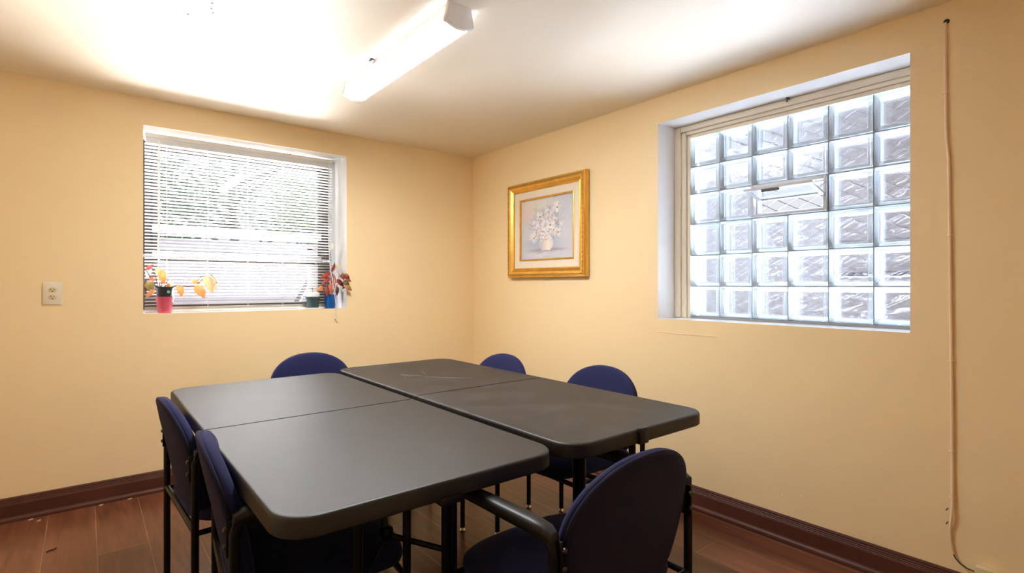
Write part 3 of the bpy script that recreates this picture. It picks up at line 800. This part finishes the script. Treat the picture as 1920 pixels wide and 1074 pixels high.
# ------------------------------------------------------------------ stacking armchairs
def make_chair():
    t = thing('stacking_armchair', 'navy upholstered armchair', 'chair', (0, 0, 0), 0, 'blue upholstered armchairs around the tables')
    XP, YR, YF, ZA, R = .265, -.215, .215, .655, .034
    tr = .0118
    for s in (-1, 1):
        for front in (0, 1):
            y = YF if front else YR
            b = bmesh.new()
            pts = [(s*XP, y, .018), (s*XP, y, .3), (s*XP, y, ZA-R)]
            if front: pts += arc((YF-R, ZA-R), R, 0, 90, 8, x=s*XP)[1:]
            else: pts += arc((YR+R, ZA-R), R, 180, 90, 8, x=s*XP)[1:]
            tube(b, pts, tr, 14)
            lg = obj('leg', b, M['black_tube'], t)
            b = bmesh.new(); lathe(b, [(.010, 0), (.0155, .002), (.0165, .006), (.0135, .012), (.010, .020)], 16, (s*XP, y, 0)); obj('glide', b, M['chrome'], lg)
        b = bmesh.new(); tube(b, [(s*XP, YR+R-.002, ZA), (s*XP, 0, ZA), (s*XP, YF-R+.002, ZA)], tr, 14)
        ar = obj('armrest', b, M['black_tube'], t)
        b = bmesh.new()
        # padded cap that wraps the rear bend and thins towards the front
        rings = []
        for (y, z, hw, hh) in [(YR-.004, ZA-.012, .012, .008), (YR-.002, ZA+.003, .0165, .012), (YR+.020, ZA+.012, .0205, .0150), (YR+.06, ZA+.015, .0235, .0150), (0., ZA+.014, .0235, .0145), (YF-.08, ZA+.012, .022, .0135), (YF-.035, ZA+.009, .0185, .0115), (YF-.018, ZA+.006, .011, .007)]:
            rings.append([(s*XP+hw*math.copysign(abs(math.cos(a))**.75, math.cos(a)), y, z+hh*math.copysign(abs(math.sin(a))**.8, math.sin(a))) for a in [2*PI*k/20 for k in range(20)]])
        loft(b, rings)
        obj('arm_pad', b, M['black_plastic'], ar)
        b = bmesh.new(); tube(b, [(s*XP, YR, .398), (s*XP, YF, .398)], .0095, 10); obj('side_rail', b, M['black_tube'], t)
    for y, z in ((YR, .403), (YF, .392)):
        b = bmesh.new(); tube(b, [(-XP, y, z), (XP, y, z)], .0100, 10); obj('crossbar', b, M['black_tube'], t)
    # seat cushion
    b = bmesh.new()
    def so(k):
        P = []
        for i in range(56):
            a = 2*PI*i/56; c, s_ = math.cos(a), math.sin(a)
            e = .55 if s_ > 0 else .42
            x = (.246-k)*math.copysign(abs(c)**e, c); y = .022+(.238-k)*math.copysign(abs(s_)**e, s_)
            P.append((x, y))
        return P
    RR = []
    for k, z in [(.06, .402), (.020, .404), (.004, .414), (0, .428), (.004, .444), (.018, .456), (.045, .463), (.09, .467), (.14, .468)]:
        ring = []
        for x, y in so(k):
            drop = max(0, (y-.16))*.16
            ring.append((x, y, z-drop))
        RR.append(ring)
    loft(b, RR)
    obj('seat', b, M['navy'], t, sharp=80)
    # backrest: D-shaped pad, curved round the back and leaning away
    W = [(.430, .08), (.432, .150), (.440, .190), (.456, .209), (.49, .221), (.53, .230), (.57, .2345), (.61, .236), (.64, .2345)]
    zt, z0, wm = .806, .64, .2345
    for i in range(1, 15):
        a = i/15*PI/2; W.append((z0+(zt-z0)*math.sin(a), wm*math.cos(a)**.92))
    zc = .62
    def place(x, z, d):
        lean = -.200*(z-.60)
        y = YR-.016+lean+.40*x*x+d
        return (x, y, z)
    out = [(w, z) for z, w in W]+[(0.0, zt)]+[(-w, z) for z, w in reversed(W)]
    def br(k, d, bul=0.):
        P = []
        for x, z in out:
            f = 1-k/.236; g = 1-k/.19
            P.append(place(x*f, zc+(z-zc)*g, d))
        return P
    b = bmesh.new(); loft(b, [br(.16, -.013), br(.07, -.0135), br(.012, -.012), br(.002, -.008), br(0, -.001), br(.001, .002)])
    shell = obj('backrest', b, M['navy_shell'], t, sharp=80)
    b = bmesh.new(); loft(b, [br(.004, .000), br(0, .006), br(.001, .016), br(.006, .025), br(.018, .032), br(.05, .037), (br(.11, .040)), br(.17, .041)]); obj('back_cushion', b, M['navy'], shell, sharp=80)
    for s in (-1, 1):
        b = bmesh.new(); box(b, (s*.254, YR-.002, .610), (.006, .030, .085), .002); box(b, (s*.238, YR+.002, .612), (.034, .006, .06), .002)
        bk = obj('back_bracket', b, M['black_tube'], t)
        for z in (.592, .632):
            b = bmesh.new(); lathe(b, [(.007, 0), (.0065, .004), (.003, .006)], 12)
            for v in list(b.verts): v.co = Vector((s*.248+v.co.x, YR-.017-v.co.z, z+v.co.y))
            obj('bolt', b, M['bolt'], bk)
    return t
chair0 = make_chair()
def dup(root):
    r = root.copy(); COL.objects.link(r)
    for ch in list(root.children):
        c = ch.copy(); COL.objects.link(c); c.parent = r
        for g in list(ch.children):
            d = g.copy(); COL.objects.link(d); d.parent = c
    return r
# (x, y of the chair centre, facing angle from +y, label); chair centre is .215 in front of its rear posts
def rear(xr, yr, ang): return (xr-.215*math.sin(ang), yr+.215*math.cos(ang), ang)
CH = [
 (rear(-1.527, -2.890, math.radians(1)), 'navy armchair in the foreground with its back to the viewer'),
 (rear(-2.287, -2.093, math.radians(-90-5.5)), 'navy armchair on the left side of the tables, in front of the other one there'),
 (rear(-2.317, -1.476, math.radians(-90+2.5)), 'navy armchair on the left side of the tables, farther back beside the left wall'),
 (rear(-1.536, -.545, math.radians(180)), 'navy armchair at the far end of the tables facing the viewer, below the blind'),
 (rear(-.705, -1.285, math.radians(90)), 'navy armchair on the right side of the tables, the farther one below the painting'),
 (rear(-.600, -1.960, math.radians(90)), 'navy armchair on the right side of the tables below the glass block window'),
]
for i, ((x, y, a), lab) in enumerate(CH):
    c = chair0 if i == 0 else dup(chair0)
    c.location = (x, y, 0); c.rotation_euler = (0, 0, a); c['label'] = lab

# ------------------------------------------------------------------ plants and pots on the sill
ZS = AZ0
def leaves_obj(name, L, parent, origin):
    keys = sorted({l[3] for l in L})
    bm = bmesh.new()
    for a, b, w, k in L:
        a, b = Vector(a)-Vector(origin), Vector(b)-Vector(origin)
        leaf(bm, a, b, w*1.08, bulge=min(.012, w*.3), nrm=(random.uniform(-.35, .35), -1, random.uniform(-.1, .3)), mi=keys.index(k), curl=random.uniform(-.05, .12))
    return obj(name, bm, mats=[M['leaf_'+k] for k in keys], parent=parent, sharp=180)
PINK = [
    ((-2.3061, 0.03, 1.2999), (-2.2702, 0.02, 1.3351), 0.0199, 'pinkred'), ((-2.2846, 0.05, 1.3135), (-2.3010, 0.04, 1.25), 0.0298, 'palepink'),
    ((-2.3066, 0.05, 1.2439), (-2.3058, 0.04, 1.1623), 0.0222, 'maroon'), ((-2.3016, 0.02, 1.2343), (-2.271, 0.01, 1.1748), 0.0464, 'olive'),
    ((-2.2667, 0.0, 1.1874), (-2.3113, -0.01, 1.1351), 0.0265, 'orange'), ((-2.2894, 0.04, 1.2565), (-2.2588, 0.03, 1.2346), 0.0199, 'redor'),
    ((-2.2438, 0.08, 1.2735), (-2.2447, 0.07, 1.3245), 0.0265, 'tan'), ((-2.2315, 0.04, 1.3048), (-2.2164, 0.03, 1.2125), 0.0431, 'orange'),
    ((-2.1688, 0.07, 1.1996), (-2.1863, 0.06, 1.2416), 0.0265, 'cream'), ((-2.202, 0.04, 1.1997), (-2.1895, 0.03, 1.2221), 0.0199, 'orange'),
    ((-2.138, 0.05, 1.2158), (-2.1253, 0.04, 1.1378), 0.0398, 'orange'), ((-2.042, 0.05, 1.2193), (-2.0663, 0.04, 1.2521), 0.0364, 'tanor'),
    ((-2.0506, 0.03, 1.2159), (-2.006, 0.02, 1.1299), 0.0563, 'orange'), ((-1.9987, 0.03, 1.2725), (-1.9622, 0.02, 1.1593), 0.0563, 'tan'),
    ((-1.9645, 0.06, 1.2767), (-1.9423, 0.05, 1.2026), 0.0364, 'greytan'), ((-1.9334, 0.05, 1.2228), (-1.95, 0.04, 1.1824), 0.0298, 'pink')]
BLUE = [
    ((-1.2081, 0.03, 1.3011), (-1.1847, 0.02, 1.374), 0.0227, 'red'), ((-1.2233, 0.02, 1.3007), (-1.3023, 0.01, 1.2543), 0.0303, 'red'),
    ((-1.2196, 0.03, 1.2666), (-1.2914, 0.02, 1.2093), 0.0227, 'red'), ((-1.2691, 0.03, 1.198), (-1.3212, 0.02, 1.1756), 0.0303, 'orange'),
    ((-1.2578, 0.03, 1.1714), (-1.2802, 0.02, 1.1641), 0.0114, 'red'), ((-1.2587, -0.015, 1.2093), (-1.2622, -0.025, 1.1307), 0.0303, 'redbrown'),
    ((-1.236, -0.015, 1.2206), (-1.232, -0.025, 1.1453), 0.0303, 'redor'), ((-1.1969, 0.05, 1.2978), (-1.1734, 0.04, 1.2363), 0.0189, 'red'),
    ((-1.2004, 0.03, 1.2591), (-1.1886, 0.02, 1.1978), 0.0265, 'redor'), ((-1.1806, 0.0, 1.2055), (-1.1844, -0.01, 1.1332), 0.0246, 'maroon'),
    ((-1.1731, 0.02, 1.2554), (-1.1259, 0.01, 1.1977), 0.0303, 'red'), ((-1.1415, -0.03, 1.2895), (-1.1023, -0.04, 1.2515), 0.0341, 'redbrown'),
    ((-1.1493, -0.03, 1.2703), (-1.1571, -0.04, 1.3043), 0.0227, 'olive'), ((-1.1688, -0.03, 1.2853), (-1.1415, -0.04, 1.2512), 0.0303, 'redbrown'),
    ((-1.1493, -0.03, 1.236), (-1.1023, -0.04, 1.2132), 0.0341, 'green'), ((-1.1415, -0.04, 1.2131), (-1.0905, -0.05, 1.171), 0.0341, 'orgreen'),
    ((-1.1259, -0.04, 1.2552), (-1.0945, -0.05, 1.2362), 0.0189, 'red'), ((-1.1337, -0.02, 1.2017), (-1.1532, -0.03, 1.1827), 0.0152, 'maroon'),
    ((-1.1698, 0.06, 1.3564), (-1.1382, 0.05, 1.3336), 0.0303, 'cream')]

op = (-2.2117, .052, ZS)
t = thing('potted_plant', 'trailing orange-leaved plant in a pink pot at the left end of the sill', 'plant', op)
bm = bmesh.new(); lathe(bm, [(.0325, .0), (.0345, .003), (.041, .05), (.0465, .096), (.0475, .098), (.0455, .098), (.040, .05), (.032, .008), (.002, .006)], 36, cap=False)
bmesh.ops.contextual_create(bm, geom=[v for v in bm.verts if abs(v.co.z) < 1e-6]); obj('cachepot', bm, M['pink_pot'], t)
bm = bmesh.new(); lathe(bm, [(.034, .05), (.0415, .096), (.0455, .148), (.0490, .149), (.0495, .157), (.0470, .157), (.044, .146)], 36, cap=False); ip = obj('nursery_pot', bm, M['black_pot'], t)
bm = bmesh.new(); lathe(bm, [(.044, .142), (.03, .147), (.012, .151), (.001, .152)], 24, cap=False); obj('soil', bm, M['soil'], t)
bm = bmesh.new(); lathe(bm, [(.0085, 0), (.0085, .001), (.001, .0013)], 20)
for v in bm.verts:
    x, y, z = v.co; a = -PI/2+.33; nrm = Vector((math.cos(a), math.sin(a), -.08)).normalized(); tx = Vector((-math.sin(a), math.cos(a), 0))
    v.co = Vector((math.cos(a)*.0452, math.sin(a)*.0452, .127))+tx*x+Vector((0, 0, 1))*y+nrm*(z)
obj('sticker', bm, M['green_dot'], ip)
def stems(parent, origin, L, m, r):
    bm = bmesh.new()
    for i, pts in enumerate(L):
        pts = [Vector(p)-Vector(origin) for p in pts]
        n = len(pts); tube(bm, pts, r, 7, rr=[r*(1-.45*k/(n-1)) for k in range(n)])
    return obj('stem', bm, m, parent)
stems(t, op, [
 [(-2.2438, .05, 1.1890), (-2.2571, .05, 1.2633), (-2.2729, .05, 1.3106), (-2.2939, .05, 1.3196), (-2.3080, .045, 1.3004)],
 [(-2.1874, .05, 1.1932), (-2.149, .05, 1.2093), (-2.0932, .05, 1.2028), (-2.0535, .05, 1.206), (-2.0391, .05, 1.2193), (-2.042, .05, 1.2358), (-2.0276, .05, 1.2591), (-1.9956, .04, 1.2728)],
 [(-2.0391, .05, 1.2193), (-2.0131, .05, 1.246), (-1.9809, .05, 1.2596), (-1.9645, .06, 1.2767)],
 [(-2.2144, .05, 1.1890), (-2.2009, .05, 1.2318), (-2.1901, .05, 1.2576)], [(-2.2359, .05, 1.1880), (-2.2359, .05, 1.2316)],
 [(-2.2305, .05, 1.1880), (-2.2252, .05, 1.2445), (-2.2305, .045, 1.3040)], [(-2.2438, .05, 1.1890), (-2.2677, .04, 1.2252), (-2.3020, .025, 1.2345)],
 [(-2.2412, .05, 1.1900), (-2.2550, .03, 1.200), (-2.2667, .005, 1.1874)], [(-2.205, .05, 1.19), (-2.185, .06, 1.196), (-2.1688, .07, 1.1996)], [(-2.1874, .05, 1.1932), (-2.21, .05, 1.188)],
 [(-1.9645, .06, 1.2767), (-1.945, .055, 1.25), (-1.9334, .05, 1.2228)], [(-2.138, .05, 1.207), (-2.138, .05, 1.2158)], [(-2.2677, .04, 1.2252), (-2.28, .04, 1.25), (-2.3061, .03, 1.2999)]], M['stem'], .0032)
leaves_obj('foliage', PINK, t, op)

bm = bmesh.new(); lathe(bm, [(.070, 0), (.088, .0015), (.097, .007), (.098, .0095), (.094, .0090), (.084, .0045), (.002, .004)], 40, cap=False)
bmesh.ops.contextual_create(bm, geom=[v for v in bm.verts if abs(v.co.z) < 1e-6])
for v in bm.verts: v.co.y *= .5
o = obj('saucer', bm, M['white_plastic']); o.location = (-1.345, .056, ZS); tag(o, 'oval white saucer under the dark green pot on the left window sill', 'saucer')
og = (-1.332, .056, ZS+.0046)
t = thing('potted_plant', 'dark green plastic pot with white insert and tiny sprout on the saucer', 'pot', og)
bm = bmesh.new(); lathe(bm, [(.037, 0), (.0385, .002), (.0435, .062), (.0475, .064), (.0495, .080), (.0480, .082), (.0455, .080), (.041, .060), (.036, .006), (.002, .005)], 36, cap=False)
bmesh.ops.contextual_create(bm, geom=[v for v in bm.verts if abs(v.co.z) < 1e-6]); obj('pot', bm, M['green_pot'], t)
bm = bmesh.new(); lathe(bm, [(.043, .070), (.0445, .085), (.0455, .106), (.0440, .110), (.036, .1125), (.020, .1135), (.001, .1135)], 32, cap=False); obj('white_insert', bm, M['white_plastic'], t)
bm = bmesh.new(); tube(bm, [(-.002, 0, .112), (-.002, -.003, .128), (-.006, -.005, .139), (-.011, -.006, .141)], .0022, 7, rr=[.0018, .002, .0028, .002]); obj('sprout', bm, M['stem'], t)

ob = (-1.2142, .044, ZS)
t = thing('potted_plant', 'red-leaved plant in a blue pot at the right end of the sill', 'plant', ob)
bm = bmesh.new(); lathe(bm, [(.030, 0), (.0335, .004), (.0375, .03), (.0400, .060), (.0395, .092), (.0385, .100), (.0365, .100), (.0365, .06), (.030, .01), (.002, .008)], 36, cap=False)
bmesh.ops.contextual_create(bm, geom=[v for v in bm.verts if abs(v.co.z) < 1e-6]); obj('cachepot', bm, M['blue_pot'], t)
bm = bmesh.new(); lathe(bm, [(.0366, .088), (.02, .092), (.001, .093)], 24, cap=False); obj('soil', bm, M['soil'], t)
stems(t, ob, [[(-1.2122, .04, 1.128), (-1.2083, .04, 1.2093), (-1.2083, .035, 1.2668), (-1.2075, .03, 1.3013)],
 [(-1.2044, .04, 1.128), (-1.1851, .035, 1.2093), (-1.1616, .02, 1.2556), (-1.1538, .03, 1.2866), (-1.1695, .05, 1.325), (-1.1698, .058, 1.3564)],
 [(-1.2153, .04, 1.128), (-1.1961, .01, 1.1941), (-1.1651, -.01, 1.2285), (-1.1415, -.03, 1.2395), (-1.13, -.034, 1.25)], [(-1.212, .037, 1.259), (-1.235, .033, 1.2284), (-1.2691, .03, 1.198)],
 [(-1.2267, .035, 1.130), (-1.2419, .01, 1.19), (-1.2587, -.012, 1.2093)], [(-1.2267, .035, 1.130), (-1.236, .0, 1.20), (-1.236, -.012, 1.2206)], [(-1.2083, .04, 1.2093), (-1.195, .02, 1.215), (-1.1806, .003, 1.2055)],
 [(-1.2083, .035, 1.26), (-1.215, .033, 1.285), (-1.2233, .022, 1.3007)], [(-1.2083, .035, 1.24), (-1.2196, .03, 1.2666)], [(-1.1415, -.03, 1.2395), (-1.1415, -.03, 1.2895)], [(-1.1415, -.03, 1.2395), (-1.1493, -.03, 1.2703), (-1.1688, -.03, 1.2853)], [(-1.1415, -.03, 1.2395), (-1.1415, -.038, 1.2131)], [(-1.1851, .035, 1.2093), (-1.1731, .022, 1.2554)], [(-1.2083, .035, 1.2668), (-1.1969, .045, 1.2978)], [(-1.2691, .03, 1.198), (-1.2578, .03, 1.1714)], [(-1.1415, -.038, 1.2131), (-1.1337, -.022, 1.2017)], [(-1.13, -.034, 1.25), (-1.1259, -.04, 1.2552)], [(-1.2083, .04, 1.2093), (-1.2004, .033, 1.2591)]], M['stem_red'], .0024)
leaves_obj('foliage', BLUE, t, ob)
bm = bmesh.new(); lathe(bm, [(.020, 0), (.023, .003), (.0235, .05), (.021, .10), (.018, .128), (.0185, .135), (.0165, .135), (.016, .12), (.002, .10)], 28, cap=False)
bmesh.ops.contextual_create(bm, geom=[v for v in bm.verts if abs(v.co.z) < 1e-6])
o = obj('vase', bm, M['white_plastic']); o.location = (-1.1355, .085, ZS); tag(o, 'slim white vase in the corner of the sill behind the blue pot', 'vase')

# ------------------------------------------------------------------ debris on the floor
deb = [((-2.802, -.050, 0), .3, 'leftmost pale wood chip lying against the left baseboard'), ((-2.769, -.095, 0), .9, 'pale wood chip one step out from the left baseboard'), ((-2.516, -.048, 0), .5, 'pale wood chip in the middle of the row along the left baseboard'), ((-2.387, -.046, 0), .2, 'pale wood chip nearest the chairs along the left baseboard')]
for c, a, lab in deb:
    bm = bmesh.new(); box(bm, (0, 0, .002), (.020, .007, .004), .0015, 1); o = obj('wood_chip', bm, M['fleck']); o.location = c; o.rotation_euler = (0, 0, a)
    tag(o, lab, 'debris', 'pale chips along the left baseboard')
bm = bmesh.new(); tube(bm, [(-.02, 0, .003), (-.008, .003, .004), (.004, -.002, .003), (.02, .004, .003)], .003, 6); o = obj('twig', bm, M['dark']); o.location = (-2.703, -.537, 0); o.rotation_euler = (0, 0, .6)
tag(o, 'short dark twig lying on the floor planks by the left wall', 'debris')

# ------------------------------------------------------------------ outside the windows
bm = bmesh.new(); box(bm, (-.9, 3.1, .85), (6.6, .2, 1.74), .01, 1); nb = obj('garden_wall', bm, M['ext_wall']); tag(nb, 'pale rendered garden wall outside behind the blind', 'wall')
hr = thing('handrail', 'grey sloping handrail seen dimly through the blind outside', 'handrail', (-.75, 1.9, 0))
bm = bmesh.new(); tube(bm, [(-1.05, 1.9, .75), (-.62, 1.9, 1.50), (-.35, 1.9, 1.60)], .028, 10); rel(bm, hr); obj('rail', bm, M['ext_pipe'], hr)
bm = bmesh.new(); tube(bm, [(-.40, 1.9, 0), (-.40, 1.9, 1.58)], .02, 8); rel(bm, hr); obj('post', bm, M['ext_pipe'], hr)
def tree(x, y, h, r, zc, n, mt, label, seed):
    rnd = random.Random(seed)
    t = thing('leafy_tree', label, 'tree', (x, y, 0), 0, 'trees beyond the garden wall')
    b = bmesh.new(); tube(b, [(0, 0, 0), (.05, 0, h*.3), (-.04, .05, h*.6), (.02, 0, h*.9)], .09, 10, rr=[.11, .09, .06, .02])
    for k in range(7):
        a = rnd.uniform(0, 2*PI); z = h*rnd.uniform(.35, .7); tube(b, [(0, 0, z), (r*.4*math.cos(a), r*.4*math.sin(a), z+.3), (r*.8*math.cos(a), r*.8*math.sin(a), z+.7)], .03, 6, rr=[.04, .025, .008])
    obj('trunk', b, M['bark'], t)
    b = bmesh.new()
    cl = []
    for k in range(26):
        a, e = rnd.uniform(0, 2*PI), rnd.uniform(-.9, 1); q = rnd.uniform(.45, 1)
        cl.append(Vector((math.cos(a)*math.sqrt(1-e*e)*r*q, math.sin(a)*math.sqrt(1-e*e)*r*q, zc+e*r*1.05*q)))
    for i in range(n):
        c = rnd.choice(cl)+Vector((rnd.gauss(0, .17), rnd.gauss(0, .17), rnd.gauss(0, .15)))*r
        if c.z < .9: continue
        d = Vector((rnd.uniform(-1, 1), rnd.uniform(-1, 1), rnd.uniform(-1, .3))).normalized(); L = rnd.uniform(.06, .12)
        s = d.orthogonal().normalized()*L*.28; nn = d.cross(s).normalized()*L*.08
        vs = [b.verts.new(c), b.verts.new(c+d*L*.5+s+nn), b.verts.new(c+d*L), b.verts.new(c+d*L*.5-s+nn)]; b.faces.new(vs)
    obj('foliage', b, mt, t, smooth=False)
tree(-2.3, 4.7, 3.4, 1.0, 2.25, 2400, M['tree_leaf'], 'bushy green tree outside, at the left of the blind', 1)
tree(-.35, 7.5, 4.6, 1.65, 2.75, 3000, M['tree_leaf'], 'bushy green tree outside, behind the middle of the blind', 2)
tree(.55, 4.7, 3.4, 1.0, 2.25, 2400, M['tree_leaf_light'], 'lighter green tree outside, at the right of the blind', 3)

fc = thing('chain_link_fence', 'dark chain-link fence just outside the glass block window', 'fence', (.44, -2.45, 0))
bm = bmesh.new()
p, fy0_, fy1_, fz0, fz1 = .056, -3.5, -1.3, .55, 2.7
k = 0; y = fy0_
while y < fy1_:
    pts = []; z = fz0; i = 0
    while z <= fz1:
        pts.append((.44+(.003 if i % 2 else -.003)*(1 if k % 2 else -1), y+(p/2 if (i+k) % 2 else -p/2)*.97, z)); z += p*.55; i += 1
    tube(bm, pts, .0042, 5, cap=False); y += p; k += 1
rel(bm, fc); obj('wire_mesh', bm, M['fence_wire'], fc)
bm = bmesh.new(); tube(bm, [(.47, -3.9, 1.265), (.47, -2.66, 1.265)], .013, 10); rel(bm, fc); obj('rail', bm, M['fence_wire'], fc)
bm = bmesh.new(); tube(bm, [(.47, -3.9, 1.425), (.47, -2.66, 1.425)], .008, 10); rel(bm, fc); obj('rail', bm, M['fence_wire'], fc)
for y in (-3.60, -1.25):
    bm = bmesh.new(); tube(bm, [(.47, y, 0), (.47, y, 2.75)], .022, 10); rel(bm, fc); obj('post', bm, M['fence_wire'], fc)
hb = thing('neighbour_house', 'pinkish beige house seen through the right columns of the glass block window', 'building', (4.2, -3.4, 0))
bm = bmesh.new(); box(bm, (0, -.02, 2.6), (1.2, 4.0, 5.2), .02, 1); obj('house_wall', bm, M['ext_beige'], hb)
bm = bmesh.new(); box(bm, (-.62, .0, .95), (.06, 3.9, 1.95), .01, 1); ww = obj('garage_door', bm, M['sash_white'], hb)
bm = bmesh.new(); box(bm, (0, -.02, 5.27), (1.5, 4.3, .14), .02, 1); obj('house_eave', bm, M['sash_white'], hb)

# ------------------------------------------------------------------ daylight and added uplights
SKY = .138
w = bpy.data.worlds.new('daylight'); S.world = w; w.use_nodes = True
nt = w.node_tree; nt.nodes.clear()
tc = N(nt, 'ShaderNodeTexCoord'); sp = N(nt, 'ShaderNodeSeparateXYZ'); mr = N(nt, 'ShaderNodeMapRange')
mr.inputs['From Min'].default_value = -1.; mr.inputs['From Max'].default_value = 1.
rp = N(nt, 'ShaderNodeValToRGB'); cr = rp.color_ramp
cr.elements[0].position = 0.; cr.elements[0].color = (.8, .8, .82, 1)
cr.elements[1].position = 1.; cr.elements[1].color = (.9, 1.05, 1.3, 1)
for p_, c_ in ((.48, (.75, .76, .80, 1)), (.52, (.86, .88, .95, 1)), (.6, (.95, .98, 1.05, 1))):
    e = cr.elements.new(p_); e.color = c_
bg = N(nt, 'ShaderNodeBackground'); bg.inputs['Strength'].default_value = SKY; out = N(nt, 'ShaderNodeOutputWorld')
nt.links.new(tc.outputs['Generated'], sp.inputs[0]); nt.links.new(sp.outputs['Z'], mr.inputs['Value']); nt.links.new(mr.outputs[0], rp.inputs[0])
nt.links.new(rp.outputs[0], bg.inputs[0]); nt.links.new(bg.outputs[0], out.inputs[0])

def portal(name, loc, rot, sx, sy):
    l = bpy.data.lights.new(name, 'AREA'); l.shape = 'RECTANGLE'; l.size = sx; l.size_y = sy; l.cycles.is_portal = True
    o = bpy.data.objects.new(name, l); COL.objects.link(o); o.location = loc; o.rotation_euler = rot
portal('sky_portal', ((AX0+AX1)/2, DA+.03, (AZ0+AZ1)/2), (-PI/2, 0, 0), 1.2, 1.1)
portal('sky_portal', (DB+.03, (BY0+BY1)/2, (BZ0+BZ1)/2), (0, PI/2, 0), 1.12, 1.2)

def add_uplight(name, loc, target, sx, sy, watts, col):
    # added area light below sill level, brightening the ceiling through the window
    l = bpy.data.lights.new(name, 'AREA'); l.shape = 'RECTANGLE'; l.size = sx; l.size_y = sy; l.energy = watts; l.color = col; l.spread = math.radians(110)
    o = bpy.data.objects.new(name, l); COL.objects.link(o); o.location = loc
    o.rotation_euler = (Vector(target)-Vector(loc)).to_track_quat('-Z', 'Y').to_euler()
add_uplight('added_uplight', (-.30, 2.25, .42), (-1.75, 0., 1.60), 4.2, 1.0, 92., (1., .975, .95))
add_uplight('added_uplight', (-1.45, .95, .52), (-1.72, 0., 1.50), 1.4, .5, 24., (1., .98, .97))  # added close lamp, brightening slat undersides and their reflection on the table
add_uplight('added_uplight', (1.25, -2.95, .55), (0., -2.48, 1.6), 2.6, .9, 96., (.88, .95, 1.08))

# ------------------------------------------------------------------ camera and render look
cam = bpy.data.cameras.new('camera'); co = bpy.data.objects.new('camera', cam); COL.objects.link(co)
co.location = (-2.586, -3.736, 1.209); co.rotation_euler = (PI/2, 0, math.radians(-38.9))
cam.sensor_width = 36.; cam.lens = 993/1920*36; cam.shift_y = -2/1920; cam.clip_start = .02
S.camera = co
S.view_settings.view_transform = 'Standard'; S.view_settings.look = 'None'; S.view_settings.gamma = 1.; S.view_settings.use_curve_mapping = False
S.view_settings.exposure = 2.70
cy = S.cycles
cy.use_denoising = True
try: cy.denoiser = 'OPENIMAGEDENOISE'
except Exception: pass
cy.max_bounces = 14; cy.diffuse_bounces = 7; cy.glossy_bounces = 4; cy.transmission_bounces = 10; cy.transparent_max_bounces = 16
cy.sample_clamp_indirect = 6.; cy.caustics_refractive = True; cy.caustics_reflective = False; cy.blur_glossy = .5
